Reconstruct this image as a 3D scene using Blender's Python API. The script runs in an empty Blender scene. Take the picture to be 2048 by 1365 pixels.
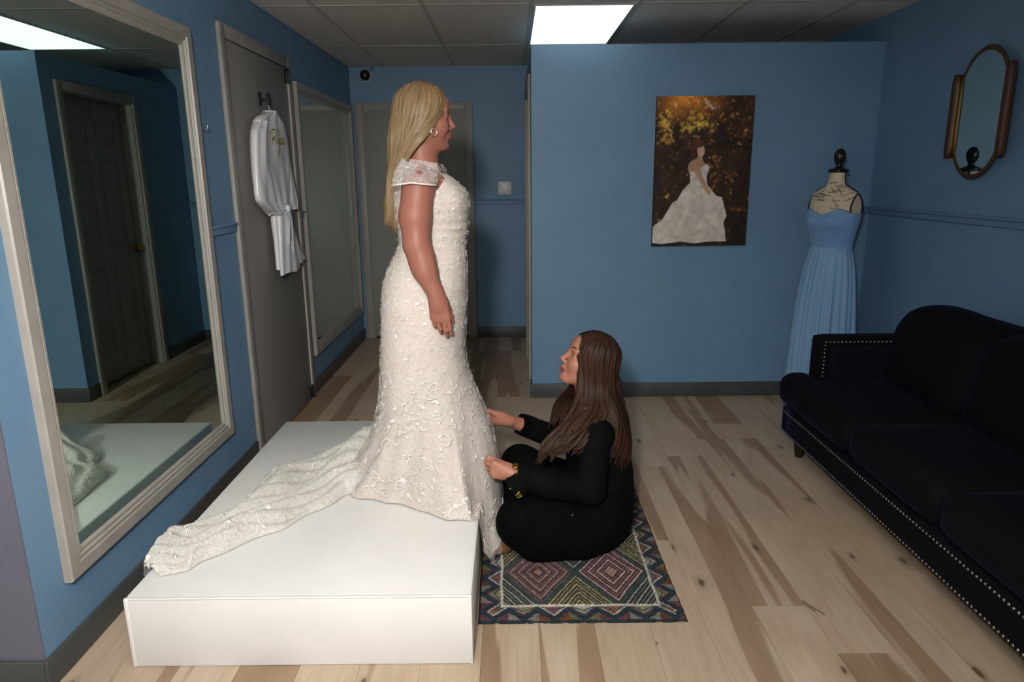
import bpy, math, random
import numpy as np
from mathutils import Vector, Matrix, noise
random.seed(7)
S = bpy.context.scene
COL = S.collection
PI = math.pi
# ------------------------------------------------------------------ camera, light, exposure
cd = bpy.data.cameras.new('camera'); cam = bpy.data.objects.new('camera', cd); COL.objects.link(cam)
cd.sensor_width = 36.0; cd.lens = 1382.5 / 2048 * 36.0; cd.clip_start = .02
_F = Vector((-0.000576, 0.972622, -0.232394)); _R = Vector((0.999948, -0.001817, -0.010082)); _U = Vector((0.010229, 0.232388, 0.972569))
cam.matrix_world = Matrix(((_R.x, _U.x, -_F.x, 0), (_R.y, _U.y, -_F.y, 0), (_R.z, _U.z, -_F.z, 1.4973), (0, 0, 0, 1)))
S.camera = cam
w = bpy.data.worlds.new('world'); S.world = w; w.use_nodes = True
w.node_tree.nodes['Background'].inputs[0].default_value = (.5, .6, .7, 1)
w.node_tree.nodes['Background'].inputs[1].default_value = .05
# the photographer's flash, beside and above the camera
ld = bpy.data.lights.new('flash', 'AREA'); ld.shape = 'DISK'; ld.size = .16; ld.energy = 34; ld.color = (1, .965, .93); ld.spread = math.radians(125)
lo = bpy.data.objects.new('flash', ld); COL.objects.link(lo); lo.location = (-.2, -.12, 1.84)
lo.rotation_euler = (Vector((-.75, 2.9, .85)) - lo.location).to_track_quat('-Z', 'Y').to_euler()
# the same flash bounced off the ceiling
bd_ = bpy.data.lights.new('flash_bounce', 'AREA'); bd_.shape = 'DISK'; bd_.size = .14; bd_.energy = 84; bd_.color = (1, .965, .93); bd_.spread = math.radians(130)
bo = bpy.data.objects.new('flash_bounce', bd_); COL.objects.link(bo); bo.location = (-.2, -.16, 1.9); bo.rotation_euler = Vector((-.05, .35, 1)).to_track_quat('-Z', 'Y').to_euler()
S.view_settings.view_transform = 'Standard'; S.view_settings.look = 'None'; S.view_settings.gamma = 1
S.view_settings.use_curve_mapping = False; S.view_settings.exposure = 0.0
S.cycles.use_denoising = True; S.cycles.max_bounces = 10; S.cycles.diffuse_bounces = 4; S.cycles.glossy_bounces = 5
S.cycles.transparent_max_bounces = 24
S.cycles.sample_clamp_indirect = 30.0; S.cycles.caustics_reflective = True

# ------------------------------------------------------------------ helpers
def link(name, me, mat=None, parent=None, smooth=False):
    o = bpy.data.objects.new(name, me); COL.objects.link(o)
    if mat is not None and len(me.materials) == 0:
        for m in (mat if isinstance(mat, (list, tuple)) else [mat]): me.materials.append(m)
    if parent is not None: o.parent = parent
    if smooth: me.polygons.foreach_set('use_smooth', [True] * len(me.polygons))
    return o
def mk(name, V, Fc, mat=None, parent=None, smooth=False):
    me = bpy.data.meshes.new(name)
    V = np.asarray(V, dtype=np.float32).reshape(-1, 3)
    if isinstance(Fc, np.ndarray):
        n, k = Fc.shape
        me.vertices.add(len(V)); me.vertices.foreach_set('co', V.ravel())
        me.loops.add(n * k); me.loops.foreach_set('vertex_index', Fc.astype(np.int32).ravel())
        me.polygons.add(n); me.polygons.foreach_set('loop_start', np.arange(0, n * k, k, dtype=np.int32))
        me.polygons.foreach_set('loop_total', np.full(n, k, dtype=np.int32))
        me.update(calc_edges=True)
    else:
        me.from_pydata([tuple(v) for v in V.tolist()], [], Fc); me.update()
    return link(name, me, mat, parent, smooth)
def empty(name, loc=(0, 0, 0)):
    o = bpy.data.objects.new(name, None); COL.objects.link(o); o.location = loc; o.empty_display_size = .05
    return o
def tag(o, label=None, cat=None, group=None, kind=None):
    if label: o['label'] = label
    if cat: o['category'] = cat
    if group: o['group'] = group
    if kind: o['kind'] = kind
    return o
def struct(o): o['kind'] = 'structure'; return o
def rel(o, root):            # keep world coordinates of a mesh built in world space below a moved root
    o.matrix_parent_inverse = Matrix.Translation(-root.location); return o
BOXF = [(0, 3, 2, 1), (4, 5, 6, 7), (0, 1, 5, 4), (1, 2, 6, 5), (2, 3, 7, 6), (3, 0, 4, 7)]
def boxes(name, L, mat=None, parent=None, bevel=0.0, seg=2):
    V = []; Fc = []
    for (x0, x1, y0, y1, z0, z1) in L:
        b = len(V)
        V += [(x0, y0, z0), (x1, y0, z0), (x1, y1, z0), (x0, y1, z0), (x0, y0, z1), (x1, y0, z1), (x1, y1, z1), (x0, y1, z1)]
        Fc += [tuple(b + i for i in f) for f in BOXF]
    o = mk(name, V, Fc, mat, parent)
    if bevel:
        m = o.modifiers.new('b', 'BEVEL'); m.width = bevel; m.segments = seg; m.limit_method = 'ANGLE'
        o.data.polygons.foreach_set('use_smooth', [True] * len(o.data.polygons))
    return o
def box(name, x0, x1, y0, y1, z0, z1, mat=None, parent=None, bevel=0.0): return boxes(name, [(x0, x1, y0, y1, z0, z1)], mat, parent, bevel)
def grid_faces(nu, nv, cu=False, cv=False, off=0):
    iu = np.arange(nu if cu else nu - 1); iv = np.arange(nv if cv else nv - 1)
    I, J = np.meshgrid(iu, iv, indexing='ij'); I2 = (I + 1) % nu; J2 = (J + 1) % nv
    return np.stack([I * nv + J, I2 * nv + J, I2 * nv + J2, I * nv + J2], -1).reshape(-1, 4) + off
def rbox(name, c, size, r, mat=None, parent=None, puff=(0, 0, 0), n=10, fn=None):
    """rounded, puffed cushion-like box"""
    c = np.array(c, float); h = np.array(size, float) / 2; r = min(r, h.min() * .999)
    t = np.linspace(-1, 1, n + 1); V = []; Fc = []
    for ax in range(3):
        for s in (-1, 1):
            A, B = np.meshgrid(t, t, indexing='ij'); P = np.zeros(A.shape + (3,))
            P[..., ax] = s; P[..., (ax + 1) % 3] = A; P[..., (ax + 2) % 3] = B
            P = np.sign(P) * np.abs(P) ** .75 * 1.0
            Q = P * h; inner = np.clip(Q, -(h - r), h - r); d = Q - inner
            L = np.linalg.norm(d, axis=-1, keepdims=True); L[L == 0] = 1; Q = inner + d / L * r
            for k in range(3):
                o1, o2 = (k + 1) % 3, (k + 2) % 3
                Q[..., k] += np.sign(Q[..., k]) * puff[k] * (1 - (Q[..., o1] / h[o1]) ** 2) * (1 - (Q[..., o2] / h[o2]) ** 2) * (np.abs(Q[..., k]) / h[k])
            f = grid_faces(n + 1, n + 1, off=len(V))
            if s < 0: f = f[:, ::-1]
            V += (Q + c).reshape(-1, 3).tolist(); Fc += f.tolist()
    V = np.array(V)
    if fn is not None: V = fn(V)
    # weld
    key = np.round(V, 5); _, idx, inv = np.unique(key, axis=0, return_index=True, return_inverse=True); inv = inv.ravel()
    V = V[idx]; Fc = [tuple(inv[list(f)]) for f in Fc]; Fc = [f for f in Fc if len(set(f)) == 4]
    return mk(name, V, Fc, mat, parent, True)
def frames(P):
    P = np.asarray(P, float); T = np.gradient(P, axis=0); T /= np.linalg.norm(T, axis=1, keepdims=True) + 1e-12
    ref = np.array([0, 0, 1.]) if abs(T[0][2]) < .9 else np.array([1., 0, 0])
    N = np.cross(T[0], ref); N /= np.linalg.norm(N); Ns = [N]
    for i in range(1, len(P)):
        N = N - T[i] * (N @ T[i]); N /= np.linalg.norm(N) + 1e-12; Ns.append(N)
    Ns = np.array(Ns); return T, Ns, np.cross(T, Ns)
def tube_geo(P, r, k=6, r2=None, N=None, cap=True, closed=False):
    P = np.asarray(P, float); n = len(P); T, N1, B1 = frames(P)
    if N is not None:
        N1 = np.asarray(N, float); N1 = N1 - T * np.sum(N1 * T, 1, keepdims=True); N1 /= np.linalg.norm(N1, axis=1, keepdims=True) + 1e-9; B1 = np.cross(T, N1)
    r = np.broadcast_to(np.asarray(r, float), (n,)); r2 = r if r2 is None else np.broadcast_to(np.asarray(r2, float), (n,))
    a = np.arange(k) * 2 * PI / k
    V = P[:, None] + N1[:, None] * (np.cos(a)[None, :, None] * r[:, None, None]) + B1[:, None] * (np.sin(a)[None, :, None] * r2[:, None, None])
    Fc = grid_faces(n, k, closed, True).tolist()
    if cap and not closed: Fc += [list(range(k))[::-1], [(n - 1) * k + i for i in range(k)]]
    return V.reshape(-1, 3), Fc
def tube(name, P, r, mat=None, parent=None, k=8, **kw):
    V, Fc = tube_geo(P, r, k, **kw); return mk(name, V, Fc, mat, parent, True)
class Join:
    def __init__(s): s.V = []; s.F = []; s.n = 0
    def add(s, V, Fc):
        s.V.append(np.asarray(V, float)); s.F += [tuple(int(i) + s.n for i in f) for f in Fc]; s.n += len(V)
    def build(s, name, mat, parent=None, smooth=True): return mk(name, np.concatenate(s.V), s.F, mat, parent, smooth)
def lathe(name, prof, c, mat=None, parent=None, k=24, smooth=True):
    a = np.arange(k) * 2 * PI / k; V = []
    for (r, z) in prof: V += [(c[0] + r * math.cos(t), c[1] + r * math.sin(t), c[2] + z) for t in a]
    Fc = grid_faces(len(prof), k, False, True)[:, ::-1].tolist() + [list(range(k))[::-1], [(len(prof) - 1) * k + i for i in range(k)]]
    return mk(name, V, Fc, mat, parent, smooth)
def crom(pts, n):
    P = np.asarray(pts, float); m = len(P); Q = np.vstack([2 * P[0] - P[1], P, 2 * P[-1] - P[-2]])
    out = []
    for t in np.linspace(0, m - 1 - 1e-9, n):
        i = int(t); f = t - i; a, b, c, d = Q[i], Q[i + 1], Q[i + 2], Q[i + 3]
        out.append(.5 * (2 * b + (c - a) * f + (2 * a - 5 * b + 4 * c - d) * f * f + (3 * b - a - 3 * c + d) * f ** 3))
    return np.array(out)

# ------------------------------------------------------------------ materials
def lin(c):
    return tuple(((x / 255) / 12.92 if x / 255 <= .04045 else ((x / 255 + .055) / 1.055) ** 2.4) for x in c)
def mat(name, col, rough=.5, metal=0, spec=.5, **kw):
    m = bpy.data.materials.new(name); m.use_nodes = True; b = m.node_tree.nodes['Principled BSDF']
    b.inputs['Base Color'].default_value = (*lin(col), 1); b.inputs['Roughness'].default_value = rough
    b.inputs['Metallic'].default_value = metal; b.inputs['Specular IOR Level'].default_value = spec
    for k, v in kw.items(): b.inputs[k.replace('_', ' ')].default_value = v
    return m
def nd(m, t, **kw):
    n = m.node_tree.nodes.new(t)
    for k, v in kw.items():
        if k[0] == 'i' and k[1:].isdigit(): n.inputs[int(k[1:])].default_value = v
        else: setattr(n, k, v)
    return n
def lk(m, a, b): m.node_tree.links.new(a, b)
def bs(m): return m.node_tree.nodes['Principled BSDF']
def coords(m, scale=(1, 1, 1), kind='Object', rnd=0):
    tc = nd(m, 'ShaderNodeTexCoord'); mp = nd(m, 'ShaderNodeMapping'); mp.inputs['Scale'].default_value = scale
    lk(m, tc.outputs[kind], mp.inputs['Vector'])
    if rnd:
        oi = nd(m, 'ShaderNodeObjectInfo'); mu = nd(m, 'ShaderNodeMath', operation='MULTIPLY'); mu.inputs[1].default_value = rnd
        lk(m, oi.outputs['Random'], mu.inputs[0]); lk(m, mu.outputs[0], mp.inputs['Location'])
    return mp.outputs[0]
def add_bump(m, vec, scale, strength, dist=.002, detail=3, tex='noise'):
    if tex == 'noise': n = nd(m, 'ShaderNodeTexNoise'); n.inputs['Scale'].default_value = scale; n.inputs['Detail'].default_value = detail; out = n.outputs[0]
    else: n = nd(m, 'ShaderNodeTexVoronoi'); n.inputs['Scale'].default_value = scale; out = n.outputs['Distance']
    lk(m, vec, n.inputs['Vector'])
    b = nd(m, 'ShaderNodeBump'); b.inputs['Strength'].default_value = strength; b.inputs['Distance'].default_value = dist
    lk(m, out, b.inputs['Height']); lk(m, b.outputs[0], bs(m).inputs['Normal']); return b
def ramp(m, fac, stops, interp='LINEAR'):
    r = nd(m, 'ShaderNodeValToRGB'); cr = r.color_ramp; cr.interpolation = interp
    while len(cr.elements) < len(stops): cr.elements.new(.5)
    for e, (p, c) in zip(cr.elements, stops): e.position = p; e.color = (*c, 1)
    lk(m, fac, r.inputs[0]); return r.outputs[0]
def mixc(m, fac, a, b):
    x = nd(m, 'ShaderNodeMix', data_type='RGBA')
    for s, v in ((x.inputs[0], fac), (x.inputs[6], a), (x.inputs[7], b)):
        if isinstance(v, (int, float)): s.default_value = v
        elif isinstance(v, tuple): s.default_value = (*v, 1)
        else: lk(m, v, s)
    return x.outputs[2]
def textured(name, c1, c2, scale, rough=.5, bump=.0, bscale=200, bdist=.001, vec=(1, 1, 1), **kw):
    m = mat(name, c1, rough, **kw); v = coords(m, vec)
    n = nd(m, 'ShaderNodeTexNoise'); n.inputs['Scale'].default_value = scale; n.inputs['Detail'].default_value = 4; lk(m, v, n.inputs['Vector'])
    lk(m, ramp(m, n.outputs[0], [(.35, lin(c1)), (.65, lin(c2))]), bs(m).inputs['Base Color'])
    if bump: add_bump(m, v, bscale, bump, bdist)
    return m
WALL1, WALL2 = (105, 140, 170), (100, 135, 166)
M_wall = textured('blue_wall_paint', WALL1, WALL2, 2.5, .55, .45, 90, .003)
M_base = textured('grey_vinyl_base', (70, 72, 72), (64, 66, 67), 6, .45)
M_trim = textured('grey_trim_paint', (148, 145, 138), (142, 139, 132), 8, .45, .1, 60)
M_frame = textured('putty_frame_paint', (158, 153, 146), (150, 145, 138), 10, .4, .1, 40)
M_door = textured('grey_door_paint', (132, 129, 125), (126, 123, 119), 3, .5, .15, 50, vec=(1, 1, .2))
M_fardoor = textured('pale_door_paint', (140, 138, 132), (136, 134, 128), 3, .5)
M_glass = mat('mirror_glass', (205, 222, 214), .0, 1)
M_white = textured('white_platform_paint', (222, 221, 220), (217, 216, 215), 5, .45, .15, 30, .001)
M_black = mat('black_plastic', (14, 14, 15), .35)
M_brass = mat('brass', (165, 125, 60), .3, 1)
M_goldrim = mat('antique_gold', (120, 98, 64), .5, 1)
M_silver = mat('polished_silver', (220, 214, 205), .15, 1)
M_plate = mat('white_switch_plastic', (205, 205, 205), .35)
M_nickel = mat('nailhead_nickel', (190, 188, 180), .3, 1)
M_tile = textured('ceiling_tile', (222, 217, 208), (214, 209, 200), 40, .9, .5, 160, .002)
M_tee = mat('ceiling_grid_metal', (186, 182, 174), .5)
M_walnut = textured('walnut_wood', (70, 38, 24), (52, 28, 18), 6, .55, vec=(1, 1, .12))
M_leg = mat('dark_stained_wood', (30, 20, 15), .4)
# light panel
M_diff = mat('prismatic_diffuser', (240, 245, 240), .4)
bs(M_diff).inputs['Emission Color'].default_value = (.93, 1, .95, 1); bs(M_diff).inputs['Emission Strength'].default_value = 1.6
# floor planks: pale maple with brown heartwood bands and knots
def plank_mat():
    m = mat('knotty_maple', (190, 165, 140), .42, spec=.4)
    v = coords(m, (1, 1, 1), rnd=37.0)
    oi = nd(m, 'ShaderNodeObjectInfo')
    def nz(scale, vecscale, detail=3, dist=0.0):
        mp = nd(m, 'ShaderNodeMapping'); mp.inputs['Scale'].default_value = vecscale; lk(m, v, mp.inputs['Vector'])
        n = nd(m, 'ShaderNodeTexNoise'); n.inputs['Scale'].default_value = scale; n.inputs['Detail'].default_value = detail; n.inputs['Distortion'].default_value = dist
        lk(m, mp.outputs[0], n.inputs['Vector']); return n.outputs[0]
    sap = ramp(m, nz(3, (1.4, .5, 1)), [(.3, lin((184, 166, 146))), (.5, lin((175, 155, 134))), (.7, lin((189, 172, 153)))])
    heart = ramp(m, nz(5, (2, .5, 1)), [(.3, lin((140, 115, 93))), (.7, lin((155, 130, 108)))])
    mask = ramp(m, nz(1.0, (6.2, .36, 1), 2.2, .15), [(.515, (0, 0, 0)), (.53, (1, 1, 1))])
    # some planks have no heartwood at all
    gate = ramp(m, oi.outputs['Random'], [(.0, (1, 1, 1)), (.62, (1, 1, 1)), (.64, (.0, .0, .0)), (1, (0, 0, 0))], 'CONSTANT')
    mm = nd(m, 'ShaderNodeMix', data_type='RGBA', blend_type='MULTIPLY'); mm.inputs[0].default_value = 1; lk(m, mask, mm.inputs[6]); lk(m, gate, mm.inputs[7])
    c = mixc(m, mm.outputs[2], sap, heart)
    # knots
    mp = nd(m, 'ShaderNodeMapping'); mp.inputs['Scale'].default_value = (3.4, 1.5, 1); lk(m, v, mp.inputs['Vector'])
    vo = nd(m, 'ShaderNodeTexVoronoi'); vo.inputs['Scale'].default_value = 1.15; vo.voronoi_dimensions = '2D'; vo.inputs['Randomness'].default_value = 1
    wn = nd(m, 'ShaderNodeTexNoise'); wn.inputs['Scale'].default_value = 22; lk(m, v, wn.inputs['Vector'])
    wm = nd(m, 'ShaderNodeMixRGB'); wm.inputs[0].default_value = .045; lk(m, mp.outputs[0], wm.inputs[1]); lk(m, wn.outputs[1], wm.inputs[2]); lk(m, wm.outputs[0], vo.inputs['Vector'])
    sz = nd(m, 'ShaderNodeSeparateColor'); lk(m, vo.outputs['Color'], sz.inputs[0])
    dv = nd(m, 'ShaderNodeMath', operation='DIVIDE'); mr = nd(m, 'ShaderNodeMapRange'); mr.inputs[3].default_value = .15; mr.inputs[4].default_value = 1.1
    lk(m, sz.outputs[0], mr.inputs[0]); lk(m, vo.outputs['Distance'], dv.inputs[0]); lk(m, mr.outputs[0], dv.inputs[1])
    kn = ramp(m, dv.outputs[0], [(.0, (1, 1, 1)), (.035, (.85, .85, .85)), (.055, (.25, .25, .25)), (.13, (0, 0, 0))])
    c = mixc(m, kn, c, lin((92, 66, 48)))
    # faint grain and mineral streaks
    g = ramp(m, nz(26, (3.2, .22, 1), 5, .6), [(.3, (.90, .88, .86)), (.6, (1, 1, 1))])
    mg = nd(m, 'ShaderNodeMix', data_type='RGBA', blend_type='MULTIPLY'); mg.inputs[0].default_value = 1; lk(m, c, mg.inputs[6]); lk(m, g, mg.inputs[7])
    lk(m, mg.outputs[2], bs(m).inputs['Base Color']); return m
M_plank = plank_mat()
M_sub = mat('subfloor', (96, 80, 66), .8)
def attr_mat(name, rough=.6, bump=0, bscale=100, bdist=.002, spec=.4):
    m = mat(name, (128, 128, 128), rough, spec=spec); a = nd(m, 'ShaderNodeVertexColor'); a.layer_name = 'Col'; lk(m, a.outputs[0], bs(m).inputs['Base Color'])
    if bump: add_bump(m, coords(m), bscale, bump, bdist)
    return m
def set_cols(o, C):          # per-vertex sRGB 0..1 colours
    C = np.clip(np.asarray(C, float), 0, 1); L = np.where(C <= .04045, C / 12.92, ((C + .055) / 1.055) ** 2.4)
    a = o.data.color_attributes.new('Col', 'FLOAT_COLOR', 'POINT')
    a.data.foreach_set('color', np.concatenate([L, np.ones((len(L), 1))], 1).astype(np.float32).ravel())

# ------------------------------------------------------------------ the room
H = 2.44; XL = -1.41; XR = 2.33; YF = 6.445; YP = 4.578; HP = 2.283; YB = -2.4; XO = -3.1; YC = 1.80
struct(box('wall_left', XL - .12, XL, YC, YF, 0, H, M_wall))
M_wall_grey = textured('mauve_grey_wall', (104, 104, 118), (98, 99, 113), 2.5, .55, .45, 90, .003)  # greyer and darker than the blue walls
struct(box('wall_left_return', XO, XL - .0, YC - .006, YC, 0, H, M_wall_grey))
struct(box('wall_left_front', XO - .12, XO, YB, YC + .12, 0, H, M_wall))
struct(box('wall_far', XL - .12, XR + .12, YF, YF + .12, 0, H, M_wall))
struct(box('wall_right', XR, XR + .12, YB, YF, 0, H, M_wall))
struct(box('wall_back', XO - .12, XR + .12, YB - .12, YB, 0, H, M_wall))
XH = .134
struct(box('wall_partition', XH, XR, YP, YP + .12, 0, HP, M_wall))
DY0, DY1, DZ = 4.775, 5.635, 2.07
struct(boxes('wall_hallway', [(XH, XH + .12, YP + .12, DY0, 0, HP), (XH, XH + .12, DY1, YF, 0, HP), (XH, XH + .12, DY0, DY1, DZ, HP)], M_wall))
floor = struct(box('floor', XO, XR, YB, YF, -.06, -.012, M_sub))
PW = .19; x = 1.03 - PW * 22; rs = random.Random(11)
fixed = {1.03: 1.916, 1.22: 4.02, .84: 3.52, 1.41: 2.386}
while x < XR:
    xa, xb = max(x, XO), min(x + PW, XR)
    if xb - xa > .01:
        y = YB; L0 = rs.uniform(.4, 2.0); key = [k for k in fixed if abs(k - x) < .01]
        cuts = []
        if key:
            c = fixed[key[0]]
            while c > YB + 2.0: c -= rs.choice([1.85, 2.1, 1.6])
            while c < YF: cuts.append(c); c = fixed[key[0]] if (c < fixed[key[0]] - .01 and c + 2.3 > fixed[key[0]]) else c + rs.choice([1.85, 2.1, 1.6])
        else:
            c = y + L0
            while c < YF: cuts.append(c); c += rs.choice([1.85, 2.1, 1.6, 1.3])
        cuts = [c for c in cuts if YB + .1 < c < YF - .1]
        ys = [YB] + cuts + [YF]
        y_end = YF
        for a, b in zip(ys, ys[1:]):
            if xb <= XL and a > YC: continue
            if xb <= XL: b = min(b, YC)
            g = .00045
            o = box('floor_plank', xa + g, xb - g, a + g, b - g, -.012, rs.uniform(-.0004, .0), M_plank, floor)
    x += PW
# ceiling tiles and grid
ceil = struct(box('ceiling', XO, XR, YB, YF, H + .02, H + .08, M_sub))
GX = [-3.1, -2.926, -2.316, -1.706, -1.096, -.486, .125, .735, 1.345, 1.955, XR]
GY = [YB, -.75, .48, 1.72, 2.97, 4.22, 5.46, YF]
LIGHTS = {(.125, 4.22)}
for i in range(len(GX) - 1):
    for j in range(len(GY) - 1):
        x0, x1, y0, y1 = GX[i], GX[i + 1], GY[j], GY[j + 1]
        if x1 < XL and y0 > YC: continue
        if x0 < XL and y1 > YC + .12 and x1 <= XL: y1 = YC + .12
        x0 = max(x0, XL) if y0 >= YC else x0
        if (GX[i], GY[j]) in LIGHTS: continue
        if (GX[i], GY[j]) in ((-.486, -.75), (.735, -.75)): continue
        box('ceiling_tile', x0 + .004, x1 - .004, y0 + .004, y1 - .004, H - .001 - random.uniform(0, .002), H + .015, M_tile, ceil)
for gx in GX[1:-1]:
    y1 = YF if gx > XL else YC
    box('ceiling_grid_bar', gx - .012, gx + .012, YB, y1, H - .004, H + .018, M_tee, ceil)
for gy in GY[1:-1]:
    x0 = XO if gy < YC else XL
    for i in range(len(GX) - 1):
        a, b = max(GX[i], x0), GX[i + 1]
        if b - a > .05: box('ceiling_grid_bar', a + .012, b - .012, gy - .012, gy + .012, H - .004, H + .018, M_tee, ceil)
def troffer(x0, y0, x1, y1, label, m):
    t = empty('ceiling_light', ((x0 + x1) / 2, (y0 + y1) / 2, H)); tag(t, label, 'light')
    f = .016
    rel(boxes('frame', [(x0, x1, y0, y0 + f, H - .008, H + .02), (x0, x1, y1 - f, y1, H - .008, H + .02), (x0, x0 + f, y0 + f, y1 - f, H - .008, H + .02), (x1 - f, x1, y0 + f, y1 - f, H - .008, H + .02)], M_tee, t), t)
    rel(box('diffuser', x0 + f, x1 - f, y0 + f, y1 - f, H - .004, H + .004, m, t), t)
troffer(.137, 4.232, .723, 5.448, 'bright rectangular fluorescent ceiling light above the partition wall', M_diff)
M_diff_fill = M_diff.copy(); bs(M_diff_fill).inputs['Emission Strength'].default_value = .35  # dim glow for two unseen panels added as ambient fill
troffer(-.474, -.738, .113, .468, 'unseen ceiling panel added for ambient light behind the camera, nearer the mirror side', M_diff_fill)
troffer(.747, -.738, 1.333, .468, 'unseen ceiling panel added for ambient light behind the camera, nearer the sofa side', M_diff_fill)
# baseboards
BH = .1
def baseb(name, L): return struct(boxes(name, L, M_base, None, .004))
baseb('baseboard_left', [(XL, XL + .012, YC - .018, 3.565, 0, BH), (XL, XL + .012, 4.675, YF, 0, BH)])
baseb('baseboard_left_return', [(XO, XL, YC - .018, YC - .006, 0, BH)])
baseb('baseboard_far', [(-.33, XH, YF - .012, YF, 0, BH)])
baseb('baseboard_partition', [(XH - .012, XR, YP - .012, YP, 0, BH)])
baseb('baseboard_hallway', [(XH - .012, XH, YP, 4.70, 0, BH), (XH - .012, XH, 5.71, YF, 0, BH)])
baseb('baseboard_right', [(XR - .012, XR, YB, YP - .012, 0, BH)])
# chair rails (painted like the wall)
def rail(name, L):
    struct(boxes(name, L, M_wall, None, .006, 3))
def rail_x(x, s, y0, y1): return [(min(x, x + s * .014), max(x, x + s * .014), y0, y1, 1.235, 1.285), (min(x, x + s * .024), max(x, x + s * .024), y0, y1, 1.268, 1.282)]
rail('trim_1', rail_x(XL, 1, 3.238, 3.565) + rail_x(XL, 1, 4.672, 4.742) + rail_x(XL, 1, 6.35, YF))
rail('trim_2', rail_x(XR, -1, YB, YP))
rail('trim_3', [(-.33, XH, YF - .014, YF, 1.245, 1.29), (-.33, XH, YF - .024, YF, 1.275, 1.288)])
rail('trim_4', [(XL + .002, -1.378, YF - .014, YF, 1.245, 1.29)])
# corner beads
struct(box('trim_5', XR - .006, XR, YP - .006, YP, BH, HP, M_wall))
# doors ----------------------------------------------------------------
def casing(name, p, rects, m=None): return boxes(name, rects, m or M_trim, p, .004)
d1 = struct(empty('door_1', (XL, 4.12, 0)))
rel(box('door_leaf', XL, XL + .014, 3.635, 4.605, .008, 2.165, M_door, d1, .002), d1)
rel(casing('door_casing', d1, [(XL, XL + .022, 3.57, 3.635, 0, 2.235), (XL, XL + .022, 4.605, 4.67, 0, 2.235), (XL, XL + .022, 3.635, 4.605, 2.17, 2.235)]), d1)
M_jamb = textured('pale_jamb_edge', (185, 180, 170), (178, 172, 162), 8, .4)
rel(box('door_stop', XL + .014, XL + .024, 4.594, 4.606, .0, 2.165, M_jamb, d1), d1)
for z0 in (2.06, .0):
    h = rel(boxes('hinge', [(XL + .014, XL + .03, 4.555, 4.59, z0 + .02, z0 + .10), (XL + .02, XL + .034, 4.583, 4.597, z0 + .012, z0 + .108)], M_black, d1, .002), d1)
d2 = struct(empty('door_2', (-.85, YF, 0)))
rel(box('door_leaf', -1.30, -.40, YF - .008, YF, .018, 2.07, M_fardoor, d2, .002), d2)
rel(boxes('door_casing', [(-1.378, -1.31, YF - .024, YF, 0, 2.14), (-.398, -.332, YF - .024, YF, 0, 2.14), (-1.31, -.398, YF - .024, YF, 2.075, 2.14)], M_trim, d2, .006), d2)
rel(boxes('door_stop', [(-1.31, -1.298, YF - .014, YF, 0, 2.075), (-.41, -.398, YF - .014, YF, 0, 2.075), (-1.298, -.41, YF - .014, YF, 2.063, 2.075)], M_door, d2), d2)
rel(box('door_gap_shade_strip', -1.298, -.41, YF - .006, YF, 0, .016, M_black, d2), d2)  # black strip stands in for the shade under the door leaf
d3 = struct(empty('door_3', (XH, 5.2, 0)))
xl = XH + .085
rel(box('door_leaf', xl + .008, xl + .035, DY0 + .012, DY1 - .012, .012, DZ - .012, M_fardoor, d3), d3)
yA, yB = DY0 + .012, DY1 - .012; yc = (yA + yB) / 2; st = .11
zr = [(.012, .25), (.87, 1.0), (1.64, 1.76), (1.93, DZ - .012)]
rel(boxes('door_stile', [(xl, xl + .01, yA, yA + st, .012, DZ - .012), (xl, xl + .01, yB - st, yB, .012, DZ - .012), (xl, xl + .01, yc - .05, yc + .05, .012, DZ - .012)] +
      [(xl + .0005, xl + .01, a, b, z0, z1) for (z0, z1) in zr for a, b in ((yA + st, yc - .05), (yc + .05, yB - st))], M_fardoor, d3, .004), d3)
for (z0, z1) in ((.25, .87), (1.0, 1.64), (1.76, 1.93)):
    for a, b in ((yA + st, yc - .05), (yc + .05, yB - st)):
        rel(box('door_panel', xl + .001, xl + .009, a + .025, b - .025, z0 + .025, z1 - .025, M_fardoor, d3, .005), d3)
rel(boxes('door_casing', [(XH - .02, XH, DY0 - .065, DY0, 0, DZ + .065), (XH - .02, XH, DY1, DY1 + .065, 0, DZ + .065), (XH - .02, XH, DY0, DY1, DZ, DZ + .065)], M_trim, d3, .005), d3)
rel(boxes('door_jamb', [(XH - .004, XH + .12, DY0, DY0 + .012, 0, DZ), (XH - .004, XH + .12, DY1 - .012, DY1, 0, DZ), (XH - .004, XH + .12, DY0 + .012, DY1 - .012, DZ - .012, DZ)], M_trim, d3), d3)
kn = lathe('door_knob', [(.026, 0), (.026, .006), (.010, .01), (.010, .028), (.022, .036), (.028, .048), (.024, .06), (.008, .066)], (0, 0, 0), M_brass, d3)
kn.rotation_euler = (0, -PI / 2, 0); kn.location = (xl - XH, yB - .07 - 5.2, .965)

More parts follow.
